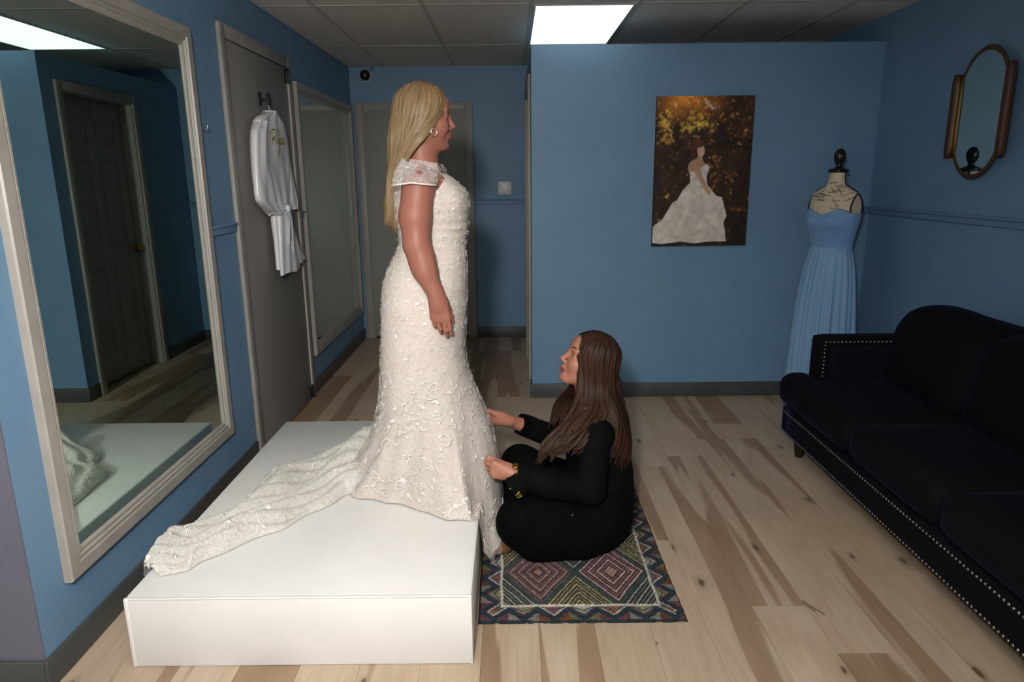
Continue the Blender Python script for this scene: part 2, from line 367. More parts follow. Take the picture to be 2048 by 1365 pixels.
# ------------------------------------------------------------------ wall mirrors
def wall_mirror(y0, y1, z0, z1, label, fw=.085):
    t = empty('wall_mirror', (XL, (y0 + y1) / 2, z0)); tag(t, label, 'mirror', 'putty-framed wall mirrors')
    rel(box('mirror_glass', XL + .001, XL + .008, y0 + .03, y1 - .03, z0 + .03, z1 - .03, M_glass, t), t)
    def side(a0, a1, b0, b1, z0_, z1_, horiz):
        # mitred member: flat face plus two inner steps
        V = []; Fc = []
        prof = [(0, 0), (0, .022), (.004, .028), (fw * .52, .028), (fw * .56, .020), (fw * .70, .024), (fw * .76, .015), (fw * .88, .017), (fw * .97, .010), (fw, .004), (fw, 0)]
        for (d, h) in prof:
            if horiz == 'b': V += [(XL + h, y0 + d, z0 + d), (XL + h, y1 - d, z0 + d)]
            if horiz == 't': V += [(XL + h, y0 + d, z1 - d), (XL + h, y1 - d, z1 - d)]
            if horiz == 'l': V += [(XL + h, y0 + d, z0 + d), (XL + h, y0 + d, z1 - d)]
            if horiz == 'r': V += [(XL + h, y1 - d, z0 + d), (XL + h, y1 - d, z1 - d)]
        for i in range(len(prof) - 1): Fc.append((2 * i, 2 * i + 1, 2 * i + 3, 2 * i + 2))
        rel(mk('frame_member', V, Fc, M_frame, t), t)
    for hz in 'btlr': side(0, 0, 0, 0, 0, 0, hz)
    return t
wall_mirror(1.932, 3.236, .27, 2.137, 'large framed wall mirror beside the platform, reflecting the panelled door')
wall_mirror(4.745, 6.345, .27, 2.110, 'farther framed wall mirror between the grey door and the hallway end')
# little screw hooks by the big mirror
def screw_hook(y, z, label):
    t = tube('screw_hook', [(XL, y, z), (XL + .03, y, z), (XL + .042, y, z + .006), (XL + .045, y, z + .018), (XL + .038, y, z + .027)], .0022, M_silver, None, 8)
    tag(t, label, 'hook')
screw_hook(3.262, 1.712, 'small metal screw hook in blue wall just right of the large mirror frame')

# ------------------------------------------------------------------ security camera, switch
sc = empty('security_camera', (-1.262, YF, 2.365)); tag(sc, 'black dome security camera on the far wall near the ceiling', 'camera')
o = lathe('mount', [(.052, 0), (.052, .016), (.046, .024), (.03, .026)], (0, 0, 0), M_plate, sc); o.rotation_euler = (PI / 2, 0, 0)
o = lathe('dome', [(.044, .02), (.046, .035), (.042, .055), (.030, .07), (.012, .078)], (0, 0, 0), M_black, sc); o.rotation_euler = (PI / 2, 0, 0)
o = lathe('lens', [(.012, .072), (.012, .080), (.006, .082)], (0, 0, 0), M_silver, sc); o.rotation_euler = (PI / 2, 0, 0); o.scale = (.6, .6, 1)
tube('cord', crom([(.03, -.012, .035), (.05, -.012, .05), (.055, -.01, .062), (.075, -.006, .075)], 12), .004, M_black, sc, 6)
sw = empty('light_switch', (-.055, YF, 1.392)); tag(sw, 'white double switch plate beside the far door', 'switch')
box('plate', -.060, .060, -.007, 0, -.058, .058, M_plate, sw, .003)
for dx in (-.024, .024): box('toggle', dx - .005, dx + .005, -.02, -.006, -.004, .013, M_plate, sw, .002)
box('indicator', -.046, -.036, -.009, -.007, .022, .032, M_black, sw)

# ------------------------------------------------------------------ white platform
pl = empty('platform', (-.67, 2.68, 0)); tag(pl, 'large low white painted box platform the bride stands on', 'platform')
PX0, PX1, PY0, PY1, PZ = -1.205, -.135, 1.885, 3.47, .242
def wob(o, amp=.002):
    return o
rel(box('top_board', PX0 + .004, PX1 - .004, PY0 + .004, PY1 - .002, PZ - .02, PZ, M_white, pl, .003), pl)
rel(box('front_board', PX0, PX1, PY0, PY0 + .018, 0, PZ - .002, M_white, pl, .004), pl)
rel(box('back_board', PX0, PX1, PY1 - .018, PY1, 0, PZ - .002, M_white, pl, .004), pl)
rel(box('side_board', PX0, PX0 + .018, PY0 + .0185, PY1 - .0185, 0, PZ - .002, M_white, pl, .003), pl)
rel(box('side_board', PX1 - .018, PX1, PY0 + .0185, PY1 - .0185, 0, PZ - .002, M_white, pl, .003), pl)
rel(boxes('corner_bead', [(PX0 - .0015, PX0 + .012, PY0 - .0015, PY0 + .012, .0, PZ), (PX0 + .012, PX1 - .01, PY0 - .001, PY0 + .01, PZ - .006, PZ + .001), (PX1 - .012, PX1 + .0015, PY0 - .0015, PY0 + .012, 0, PZ)], M_white, pl, .003), pl)

# ------------------------------------------------------------------ numpy value noise
def vnoise(X, Y, seed=0):
    xi = np.floor(X).astype(np.int64); yi = np.floor(Y).astype(np.int64); fx = X - xi; fy = Y - yi
    def h(a, b):
        n = (a * 374761393 + b * 668265263 + seed * 1442695041) & 0xffffffff; n = ((n ^ (n >> 13)) * 1274126177) & 0xffffffff
        return ((n ^ (n >> 16)) & 0xffff) / 65535.0
    u = fx * fx * (3 - 2 * fx); v = fy * fy * (3 - 2 * fy)
    return (h(xi, yi) * (1 - u) + h(xi + 1, yi) * u) * (1 - v) + (h(xi, yi + 1) * (1 - u) + h(xi + 1, yi + 1) * u) * v
def fbm(X, Y, seed=0, o=4):
    s = 0; a = .5
    for k in range(o): s = s + a * vnoise(X * 2 ** k, Y * 2 ** k, seed + k); a *= .5
    return s
def c3(*c): return np.array(c, float) / 255

# ------------------------------------------------------------------ rug (hooked wool, tufted rows are real relief)
def make_rug():
    Wd, Ln = .722, 1.18; nx, ny = 301, 421
    u = np.linspace(0, Wd, nx); v = np.linspace(0, Ln, ny); U, V_ = np.meshgrid(u, v, indexing='ij')
    wob_ = (fbm(U * 30, V_ * 30, 3) - .5) * .006
    Uw, Vw = U + wob_, V_ + (fbm(U * 30 + 9, V_ * 30, 5) - .5) * .006
    bd = .082
    C = np.zeros(U.shape + (3,))
    rnd1 = vnoise(U * 260, V_ * 260, 8); rnd2 = fbm(U * 60, V_ * 60, 12)
    # inner field: diamonds
    iw, il = Wd - 2 * bd, Ln - 2 * bd
    dw = iw / 2; dl = .43
    a = (Uw - bd) / dw; b = (Vw - bd) / dl
    # diamond lattice : centres at (half,half) and on the corners
    a1, b1 = np.mod(a, 1) - .5, np.mod(b, 1) - .5
    d1 = np.abs(a1) + np.abs(b1)                       # 0 centre, .5 edge
    inA = d1 < .5
    dA = d1; dB = 1 - d1
    ia = np.floor(a).astype(int); ib = np.floor(b).astype(int)
    ja = np.round(a).astype(int); jb = np.round(b).astype(int)
    pal = [(c3(126, 78, 84), c3(164, 134, 128), c3(78, 56, 66)), (c3(96, 108, 104), c3(46, 50, 56), c3(160, 154, 142)), (c3(140, 132, 84), c3(62, 60, 56), c3(172, 162, 116)), (c3(140, 92, 96), c3(86, 58, 72), c3(196, 170, 158))]
    dd = np.where(inA, dA, dB - .0)
    ring = dd / .5 * 17
    rk = np.floor(ring + .35 * (rnd2 - .5)).astype(int) % 4
    for k, (p, q, r_) in enumerate(pal):
        sel = inA & (((ia + ib) % 2 == 0) if k == 0 else ((ia + ib) % 2 == 1) if k == 3 else False) if k in (0, 3) else (~inA & ((ja + jb) % 2 == (k - 1)))
        for kk, cc in enumerate((p, q, r_, q * .45 + p * .3)):
            C[sel & (rk == kk)] = cc
    C[inA & (dA < .045)] = c3(196, 140, 130)
    edge = np.abs(d1 - .5) < .028; C[edge] = c3(52, 84, 84)
    # border : zigzag triangles on deep teal and navy
    eb = np.minimum(np.minimum(Uw, Wd - Uw), np.minimum(Vw, Ln - Vw))
    inb = eb < bd
    along = np.where(np.minimum(Uw, Wd - Uw) < np.minimum(Vw, Ln - Vw), Vw, Uw)
    per = .105; ph = np.mod(along / per, 1); tri = np.abs(ph - .5) * 2   # 0 at middle
    cell = np.floor(along / per).astype(int)
    e = eb / bd
    zz = (1 - e) * .9 - (1 - tri) * .85 + .12
    base = np.where((zz * 9 % 2 < 1)[..., None], c3(48, 74, 80), c3(44, 46, 70))
    colt = [c3(150, 86, 58), c3(150, 138, 90), c3(142, 82, 92), c3(170, 160, 150)]
    B = base.copy()
    tr = (1 - tri) * .85
    for k in range(4):
        B[(cell % 4 == k) & (e > .95 - tr * .0) & False] = colt[k]
    h_in = tri * 1.0
    inner_tri = (1 - e) < (1 - tri) * .62
    outer_tri = e < tri * .62 - .05
    for k in range(4):
        B[inner_tri & (cell % 4 == k)] = colt[k]
        B[outer_tri & (cell % 4 == k)] = colt[(k + 2) % 4] * .8
    line = np.abs((1 - e) - (1 - tri) * .62) < .05
    B[line & (cell % 2 == 0)] = c3(186, 182, 172); B[line & (cell % 2 == 1)] = c3(110, 66, 84)
    B[np.abs((1 - e) - (1 - tri) * .34) < .045] = c3(60, 92, 90)
    B[e < .07] = c3(40, 52, 60)
    C[inb] = B[inb]
    wl = np.abs(eb - bd) < .0048; C[wl] = c3(206, 200, 186)
    C = C * .72 + C.mean(-1, keepdims=True) * .28; C = C * (0.72 + .5 * rnd1[..., None]) * (0.85 + .3 * rnd2[..., None]) * .86
    z = .011 + .0022 * rnd1 + .0025 * np.abs(np.sin(ring * PI)) * (~inb) + .002 * wl
    fall = np.clip(eb / .008, 0, 1); z = z * fall ** .5
    ang = 0.0
    P = np.stack([U - .138, V_ + 2.082, z], -1)
    P[..., 0] += .008; P[..., 0] += (fbm(V_ * 3, U * 0 + 1, 4) - .5) * .012
    o = mk('rug', P.reshape(-1, 3), grid_faces(nx, ny), attr_mat('rug_wool', .95, .5, 260, .002, .1), None, False)
    set_cols(o, C.reshape(-1, 3)); tag(o, 'multicoloured tufted rug of concentric diamonds beside the platform', 'rug')
make_rug()

# ------------------------------------------------------------------ canvas print of a bride
def make_canvas():
    nx, ny = 221, 331; Wc, Hc = .612, .932
    U, V_ = np.meshgrid(np.linspace(0, 1, nx), np.linspace(0, 1, ny), indexing='ij')   # V_ 0 top
    X = U; Y = V_ * 1.5
    bg = np.ones(U.shape + (3,)) * c3(40, 26, 18)
    bg = bg * 1.25; n = fbm(X * 9, Y * 9, 2, 5); n2 = fbm(X * 26, Y * 26, 20, 3)
    bg = bg * (.35 + 1.3 * n[..., None])
    glow = np.clip(1 - np.hypot((X - .28) / .5, Y / .30), 0, 1)
    bg = bg + glow[..., None] * c3(190, 120, 30) * (.5 + .6 * n2[..., None])
    gold = np.clip((n2 - .60) * 7, 0, 1) * np.clip((n - .46) * 6, 0, 1)
    bg = bg + gold[..., None] * c3(170, 130, 60)
    rr = np.random.RandomState(4)
    def blob(cx, cy, rx, ry, col, nn, soft=1.0):
        nonlocal bg
        for _ in range(nn):
            x, y, r = cx + rr.randn() * rx, cy + rr.randn() * ry, rr.uniform(.006, .022)
            m = np.clip(1.3 - np.hypot(X - x, Y - y) / r, 0, 1) * rr.uniform(.3, 1)
            bg = bg * (1 - m[..., None] * .8) + c3(*col) * m[..., None] * .8
    blob(.38, .28, .09, .055, (205, 175, 75), 110); blob(.08, .27, .05, .07, (196, 160, 66), 90); blob(.12, .42, .06, .03, (180, 130, 56), 22); blob(.3, .14, .2, .06, (186, 120, 36), 60); blob(.5, .3, .3, .2, (110, 78, 30), 90)
    blob(.55, .08, .05, .05, (190, 175, 160), 14); blob(.7, .80, .09, .07, (168, 118, 42), 50); blob(.62, .66, .04, .06, (176, 126, 48), 24)
    blob(.93, .42, .05, .06, (185, 130, 70), 16); blob(.85, .15, .1, .08, (150, 110, 60), 18); blob(.88, 1.13, .1, .02, (165, 115, 30), 22); blob(.1, .7, .06, .03, (110, 90, 30), 8)
    C = bg * np.clip(1.25 - .35 * Y[..., None], 0, 1.2)
    def paint(mask, col, sh=None):
        m = np.clip(mask, 0, 1)[..., None]
        cc = c3(*col) if sh is None else c3(*col) * sh[..., None]
        C[...] = C * (1 - m) + cc * m
    def ell(cx, cy, rx, ry, rot=0, s=40):
        dx, dy = X - cx, Y - cy; c, q = math.cos(rot), math.sin(rot); a = dx * c + dy * q; b = -dx * q + dy * c
        return (1 - np.hypot(a / rx, b / ry)) * s * min(rx, ry) * 4
    def poly(pts, s=150):
        # signed-distance-like polygon mask (even-odd with soft edge)
        px = np.array([p[0] for p in pts]); py = np.array([p[1] for p in pts]); ins = np.zeros(X.shape, bool); dmin = np.full(X.shape, 9.)
        for i in range(len(pts)):
            x0, y0, x1, y1 = px[i - 1], py[i - 1], px[i], py[i]
            cond = ((y0 > Y) != (y1 > Y)) & (X < (x1 - x0) * (Y - y0) / (y1 - y0 + 1e-12) + x0); ins ^= cond
            ex, ey = x1 - x0, y1 - y0; t = np.clip(((X - x0) * ex + (Y - y0) * ey) / (ex * ex + ey * ey + 1e-12), 0, 1)
            dmin = np.minimum(dmin, np.hypot(X - x0 - t * ex, Y - y0 - t * ey))
        return .5 + np.where(ins, 1, -1) * dmin * s
    ruff = fbm(X * 14, Y * 14 + fbm(X * 8, Y * 8, 3) * 3, 30, 4)
    skirt = [(.36, .86), (.30, .93), (.245, 1.03), (.20, 1.05), (.13, 1.17), (.10, 1.22), (.02, 1.28), (.0, 1.30), (.0, 1.465), (.1, 1.48), (.3, 1.455), (.45, 1.475), (.62, 1.455), (.79, 1.455), (.77, 1.34), (.75, 1.26), (.78, 1.19), (.75, 1.10), (.72, 1.0), (.66, .985), (.60, .92), (.55, .86)]
    paint(poly(skirt), (216, 208, 198), .80 + .30 * ruff)
    sf = fbm(X * 40, Y * 22, 44, 3); m = np.clip(poly(skirt), 0, 1) * np.clip((sf - .5) * 3, 0, 1) * .5; C[...] = C * (1 - m[..., None]) + c3(232, 222, 208) * m[..., None]
    paint(poly([(.345, .715), (.37, .76), (.38, .87), (.56, .88), (.545, .80), (.555, .76), (.57, .70), (.545, .665), (.50, .66), (.46, .70)]), (208, 200, 194), .85 + .3 * n2)
    paint(ell(.445, .49, .062, .088, .1), (52, 30, 20)); paint(ell(.40, .56, .03, .055, .2), (48, 28, 18))
    paint(poly([(.44, .58), (.49, .585), (.50, .63), (.53, .67), (.46, .73), (.37, .74), (.345, .72), (.35, .66), (.39, .62), (.435, .61)]), (178, 138, 116), .9 + .2 * n2)
    paint(poly([(.40, .66), (.455, .68), (.50, .78), (.545, .86), (.60, .95), (.58, .98), (.53, .92), (.47, .83), (.42, .76)]), (186, 146, 122), .85 + .3 * n2)
    paint(ell(.44, .495, .066, .085, .15, 90), (84, 50, 32), .7 + .6 * n2); paint(ell(.405, .57, .03, .06, .25, 90), (76, 44, 28), .7 + .6 * n2)
    paint(ell(.474, .535, .040, .058, -.1, 90), (206, 164, 142)); paint(ell(.455, .478, .045, .026, -.35, 90), (84, 50, 32), .8 + .4 * n2)
    paint(ell(.455, .525, .008, .006), (50, 30, 26)); paint(ell(.492, .522, .007, .006), (50, 30, 26)); paint(ell(.478, .566, .017, .006, -.1), (225, 190, 180)); paint(ell(.478, .572, .014, .003, -.1), (150, 80, 80))
    paint(ell(.476, .545, .005, .012), (190, 146, 124))
    C *= 1.02
    # geometry: flat printed face plus stretcher depth
    t = empty('canvas_print', (1.226, YP - .001, 1.506)); tag(t, 'unframed canvas photo print of a bride outdoors on the partition wall', 'picture')
    P = np.stack([-Wc / 2 + U * Wc, np.full(U.shape, -.0305), Hc / 2 - V_ * Hc], -1)
    o = mk('printed_face', P.reshape(-1, 3), grid_faces(nx, ny)[:, ::-1], attr_mat('canvas_ink', .6, .15, 500, .0005, .3), t, False); set_cols(o, C.reshape(-1, 3))
    box('stretcher', -Wc / 2, Wc / 2, -.030, 0, -Hc / 2, Hc / 2, mat('canvas_edge', (34, 24, 20), .7), t)
make_canvas()

# ------------------------------------------------------------------ oval mirror
om = empty('oval_mirror', (XR - .018, 3.545, 1.772)); om.rotation_euler.z = -math.radians(4.6); tag(om, 'small oval wall mirror with thin brass rim and wooden side grips', 'mirror')
def capsule_pts(hw, hh, n=14):
    s = hh - hw; P = []
    for i in range(n + 1): a = PI * i / n; P.append((hw * math.cos(a), s + hw * math.sin(a)))
    for i in range(n + 1): a = PI + PI * i / n; P.append((hw * math.cos(a), -s + hw * math.sin(a)))
    return P
cp = capsule_pts(.198, .298)
V = [(-.016, a, b) for a, b in cp] + [(-.001, a, b) for a, b in cp]; n = len(cp)
mk('mirror_glass', V, [list(range(n))] + [(i, (i + 1) % n, n + (i + 1) % n, n + i) for i in range(n)], M_glass, om)
Vt, Ft = tube_geo([(-.014, a, b) for a, b in capsule_pts(.201, .302)], .0065, 8, closed=True, N=[(1, 0, 0)] * len(cp), r2=.013)
mk('rim', [(y[0], y[1], y[2]) for y in Vt], Ft, M_goldrim, om, True)
for s in (-1, 1):
    rbox('side_grip', (-.022, s * .225, 0), (.042, .046, .42), .018, M_walnut, om, n=8)
    rbox('brass_strip', (-.018, s * .2035, 0), (.026, .006, .41), .0028, M_goldrim, om, n=6)

# ------------------------------------------------------------------ sofa
def velvet(name, c):
    m = mat(name, c, .85, spec=.15); b = bs(m); b.inputs['Sheen Weight'].default_value = .12; b.inputs['Sheen Roughness'].default_value = .35
    b.inputs['Sheen Tint'].default_value = (*lin((60, 66, 140)), 1); add_bump(m, coords(m), 35, .25, .004); return m
M_vel = velvet('navy_velvet', (5, 5, 10)); M_vel2 = velvet('navy_velvet_inner', (9, 10, 25))
so = empty('sofa', (1.85, 2.5, 0)); tag(so, 'dark navy velvet sofa with nailhead trim against the right wall', 'sofa')
SY0, SY1 = 1.42, 3.60; SX0, SX1 = 1.46, 2.26
def P_(o): return rel(o, so)
P_(rbox('base_rail', ((SX0 + SX1) / 2, (SY0 + SY1 - .03) / 2, .205), (SX1 - SX0, SY1 - SY0 - .03, .15), .02, M_vel, so))
cy = [SY0 + .11 + .647 * (k + .5) for k in range(3)]
for k in range(3):
    ex = .11 if k == 2 else 0
    o = P_(rbox('seat_cushion', (SX0 + .30, cy[k], .365), (.64, .642, .175), .07, M_vel, so, (.012, .0, .02), 14))
    if k == 2 or k == 0:
        s = 1 if k == 2 else -1
        P_(rbox('cushion_ear', (SX0 + .07, cy[k] + s * .30, .364), (.175, .36, .178), .07, M_vel, so, (.006, .0, .006), 12))
for k in range(3):
    def arch(V, k=k):
        yy = (V[:, 1] - cy[k]) / .32; top = np.clip((V[:, 2] - .6) / .3, 0, 1)
        V = V.copy(); V[:, 2] -= top * .07 * np.abs(yy) ** 3.0; V[:, 0] += (V[:, 2] - .45) * .22; V[:, 0] += .006 * np.sin(V[:, 2] * 60 + V[:, 1] * 9) * top
        return V
    P_(rbox('back_cushion', (SX0 + .53, cy[k], .645), (.22, .638, .44), .095, M_vel, so, (.035, .0, .012), 16, arch))
def bk(V):
    V = V.copy(); V[:, 0] += np.clip(V[:, 2] - .45, 0, 1) * .12; e = np.clip((np.abs(V[:, 1] - (SY0 + SY1) / 2) - .92) / .17, 0, 1); V[:, 2] -= np.clip(V[:, 2] - .5, 0, 1) * e ** 2 * .45; return V
P_(rbox('back', (SX1 - .12, (SY0 + SY1) / 2, .53), (.13, SY1 - SY0 - .0, .62), .05, M_vel, so, (0, 0, .0), 20, bk))
for yv, s in ((SY1 - .065, -1), (SY0 + .065, 1)):
    arm = P_(rbox('arm', (1.90, yv, .43), (.61, .12, .47), .022, M_vel, so))
    P_(rbox('arm_panel', (1.90, yv + s * .060, .45), (.50, .012, .34), .005, M_vel2, so, (0, .004, 0)))
for lx in (SX0 + .09, SX1 - .09):
    for ly in (SY0 + .10, SY1 - .10):
        b = lathe('leg', [(.024, 0), (.026, .01), (.042, .115), (.042, .135)], (lx, ly, 0), M_leg, so, 4, False); P_(b)
# nailheads: one dome mesh shared by all
nh = [(.0052 * math.cos(a) * c, .0052 * math.sin(a) * c, .0032 * s) for c, s in ((1, 0), (.75, .65)) for a in np.arange(6) * PI / 3] + [(0, 0, .0032)]
nf = [(i, (i + 1) % 6, 6 + (i + 1) % 6, 6 + i) for i in range(6)] + [(6 + i, 6 + (i + 1) % 6, 12) for i in range(6)]
nm = bpy.data.meshes.new('nailhead'); nm.from_pydata(nh, [], nf); nm.materials.append(M_nickel); nm.polygons.foreach_set('use_smooth', [True] * len(nf))
def nail(p, d):
    o = bpy.data.objects.new('nailhead', nm); COL.objects.link(o); o.parent = so; rel(o, so); o.location = p
    o.rotation_euler = Vector(d).to_track_quat('Z', 'Y').to_euler()
for zz in (.142, .250):
    for yy in np.arange(SY0 + .01, SY1 - .035, .0208): nail((SX0 - .0005, yy, zz), (-1, 0, 0))
for xx in np.arange(1.625, 2.18, .0208): nail((xx, SY1 - .126, .643), (0, -1, 0))
for zz in np.arange(.46, .635, .0208): nail((1.622, SY1 - .126, zz), (0, -1, 0))

# ------------------------------------------------------------------ hairpin on the floor
tag(tube('hairpin', [(1.05, 2.13, .003), (1.035, 2.165, .004), (1.03, 2.19, .003), (1.037, 2.195, .003), (1.043, 2.17, .003), (1.075, 2.115, .003)], .0013, M_black, None, 6), 'tiny dark hairpin lying on the floor right of the rug', 'hairpin')

# ------------------------------------------------------------------ loft and drape tools
from mathutils.bvhtree import BVHTree
def bvh_of(o):
    me = o.data; return BVHTree.FromPolygons([v.co[:] for v in me.vertices], [tuple(p.vertices) for p in me.polygons])
def drape(bvh, pts, d, off=.002):
    out = []
    for p in pts:
        p = Vector(p); h = bvh.ray_cast(p - Vector(d) * .6, Vector(d), 1.5)
        if h[0] is not None: out.append(tuple(h[0] - Vector(d) * off))
    return out
def interp_rows(rows, z):
    R = np.array(sorted(rows)); return np.stack([np.interp(z, R[:, 0], R[:, k]) for k in range(1, R.shape[1])], -1)
def smooth_rows(rows, zs):
    """Catmull-Rom through rows sorted by z"""
    R = np.array(sorted(rows)); out = []
    for z in np.atleast_1d(zs):
        i = int(np.clip(np.searchsorted(R[:, 0], z) - 1, 0, len(R) - 2)); t = np.clip((z - R[i, 0]) / (R[i + 1, 0] - R[i, 0]), 0, 1)
        a = R[max(i - 1, 0), 1:]; b = R[i, 1:]; c = R[i + 1, 1:]; d = R[min(i + 2, len(R) - 1), 1:]
        out.append(.5 * (2 * b + (c - a) * t + (2 * a - 5 * b + 4 * c - d) * t * t + (3 * b - a - 3 * c + d) * t ** 3))
    return np.array(out)

# ------------------------------------------------------------------ dress form
MC = np.array([1.975, 4.285]); fa = math.radians(-152); fd = np.array([math.cos(fa), math.sin(fa)]); sd = np.array([-fd[1], fd[0]])
df = empty('dress_form', (MC[0], MC[1], 0)); tag(df, 'script-printed linen dress form with black finial in the corner', 'mannequin')
M_linen = textured('script_linen', (206, 193, 168), (196, 183, 158), 30, .8, .3, 300)
FR = [(.72, .13, .09, .09), (.85, .14, .095, .095), (.95, .135, .09, .088), (1.06, .122, .085, .075), (1.14, .14, .105, .085), (1.21, .158, .128, .09), (1.27, .165, .11, .095), (1.325, .172, .085, .09), (1.36, .165, .065, .08), (1.385, .135, .055, .07), (1.405, .095, .052, .062), (1.425, .062, .052, .056), (1.46, .050, .050, .05), (1.505, .048, .048, .048)]
def form_pt(th, z, add=0.0, clampw=.146):
    w, f, b = smooth_rows(FR, z)[0]; c, s_ = math.cos(th), math.sin(th)
    a = (f if c > 0 else b) + add; q = c * a; r = s_ * (w + add)
    if 1.2 < z < 1.40: r = max(-clampw, min(clampw, r))
    # bust
    g = math.exp(-((z - 1.205) / .05) ** 2) * (math.exp(-((th - .55) / .33) ** 2) + math.exp(-((th + .55) / .33) ** 2)) * .022
    q += g
    return (fd[0] * q + sd[0] * r, fd[1] * q + sd[1] * r, z)
nth = 64; zs = np.concatenate([np.linspace(.72, 1.3, 30), np.linspace(1.31, 1.505, 28)])
V = [form_pt((t / nth) * 2 * PI - PI, z) for z in zs for t in range(nth)]
formo = mk('torso', V, grid_faces(len(zs), nth, False, True).tolist() + [list(range(nth))], M_linen, df, True)
M_pipe = mat('black_piping', (12, 11, 11), .6)
lathe('neck_cap', [(.052, 1.497), (.058, 1.503), (.058, 1.513), (.048, 1.519), (.03, 1.523), (.019, 1.532), (.017, 1.545), (.022, 1.552), (.031, 1.568), (.0345, 1.59), (.031, 1.612), (.02, 1.63), (.006, 1.638)], (0, 0, 0), mat('ebonised_wood', (14, 12, 12), .3), df, 28)
for s_ in (-1, 1):
    P = []                                      # armhole ring lies on the flat plate
    for k in range(28):
        a = 2 * PI * k / 28; zz = 1.303 + .070 * math.sin(a); q = .052 * math.cos(a) + .0; q *= 1 - .35 * math.sin(a)
        P.append((fd[0] * q + sd[0] * s_ * .147, fd[1] * q + sd[1] * s_ * .147, zz))
    Vt, Ft = tube_geo(P, .0052, 6, closed=True); mk('armhole_piping', Vt, Ft, M_pipe, df, True)
    P = [(sd[0] * s_ * r, sd[1] * s_ * r, z + .004) for r, z in ((.050, 1.497), (.051, 1.46), (.060, 1.428), (.092, 1.407), (.13, 1.388), (.147, 1.374))]
    tube('shoulder_piping', crom(P, 20), .0042, M_pipe, df, 6)
# faded handwriting printed on the linen (illegible strokes)
fb = bvh_of(formo); J = Join(); rr = random.Random(5)
for k in range(34):
    q0 = rr.uniform(-.14, .12); z0 = rr.uniform(1.245, 1.49); L = rr.uniform(.03, .09); sl = rr.choice([0, 0, .1, -.35, .5, -.8]); ph = rr.uniform(0, 6); amp = rr.uniform(.0015, .005)
    pts = []
    for t in np.linspace(0, 1, 26):
        a = q0 + L * t * math.cos(math.atan(sl)); z = z0 + L * t * sl + amp * math.sin(t * L * 420 + ph) * (.4 + .6 * abs(math.sin(t * 9 + ph)))
        pts.append((sd[0] * a + fd[0] * .0, sd[1] * a + fd[1] * .0, z))
    dr = drape(fb, pts, (-fd[0], -fd[1], 0), .0004)
    if len(dr) > 6 and max(p[2] for p in dr) < 1.495 and np.max(np.linalg.norm(np.diff(np.array(dr), axis=0), axis=1)) < .03:
        Vt, Ft = tube_geo(dr, rr.choice([.0011, .0016, .0022]), 4); J.add(Vt, Ft)
tag(J.build('printed_script', mat('sepia_ink', (92, 78, 62), .8), df), kind='stuff')
lathe('pole', [(.014, .10), (.014, .74)], (0, 0, 0), M_pipe, df, 12)
for k in range(3):
    a = 2 * PI * k / 3 + .5
    tube('foot', [(.01 * math.cos(a), .01 * math.sin(a), .14), (.09 * math.cos(a), .09 * math.sin(a), .10), (.17 * math.cos(a), .17 * math.sin(a), .014)], [.014, .013, .011], M_leg, df, 8)
# the dress on it
dr_ = empty('bridesmaid_dress', (MC[0], MC[1], 0)); tag(dr_, 'strapless pale blue chiffon bridesmaid dress on the dress form', 'dress')
def chiffon(name, c, vs):
    m = mat(name, c, .75, spec=.2); v = coords(m, vs); add_bump(m, v, 30, .35, .002, 2); bs(m).inputs['Sheen Weight'].default_value = .2; return m
M_chif = chiffon('blue_chiffon', (124, 164, 204), (3, 3, .15)); M_chif2 = chiffon('blue_chiffon_ruched', (114, 154, 200), (.8, .8, 7))
nth = 96; ths = (np.arange(nth) / nth) * 2 * PI - PI
def topz(th):
    a = abs(th); return 1.250 + .034 * math.exp(-((a - .62) / .4) ** 2) + .012 * (1 - math.exp(-(a / 1.2) ** 2)) - .02 * max(0, (a - 1.9))
V = []
for i, t in enumerate(np.linspace(0, 1, 30)):
    for th in ths:
        z = 1.045 + (topz(th) - 1.045) * t; V.append(form_pt(th, z, .006 + .0012 * math.sin(z * 420 + 6 * math.sin(th * 2)) * (1 if z > 1.12 else 0), .165))
V += [tuple(np.array(V[29 * nth + k]) * np.array([.955, .955, 1]) - np.array([0, 0, .004])) for k in range(nth)]
mk('bodice', V, grid_faces(31, nth, False, True), M_chif2, dr_, True)
V = []
for i, t in enumerate(np.linspace(0, 1, 26)):
    for th in ths:
        z = 1.035 + .085 * t; V.append(form_pt(th, z, .009 + .0025 * abs(math.sin(t * PI * 4.5 + .5 * math.sin(th * 3))), .165))
mk('waistband', V, grid_faces(26, nth, False, True), M_chif2, dr_, True)
nth = 240; V = []
for i, t in enumerate(np.linspace(0, 1, 60)):
    z = 1.055 + (.03 - 1.055) * t
    for k in range(nth):
        th = k / nth * 2 * PI - PI; c, s_ = math.cos(th), math.sin(th)
        w = .126 + .055 * (1 - math.exp(-t * 5)) + .03 * t; f = .096 + .055 * (1 - math.exp(-t * 4)) + .035 * t
        pl_ = (math.sin(th * 26 + 1.2 * math.sin(th * 3) + .8 * math.sin(t * 4)) * .5 + math.sin(th * 11 + t * 2) * .5)
        a = (.002 + .011 * min(1, t * 2.2)) * pl_
        V.append((fd[0] * c * (f + a) + sd[0] * s_ * (w + a), fd[1] * c * (f + a) + sd[1] * s_ * (w + a), z))
mk('skirt', V, grid_faces(60, nth, False, True), M_chif, dr_, True)

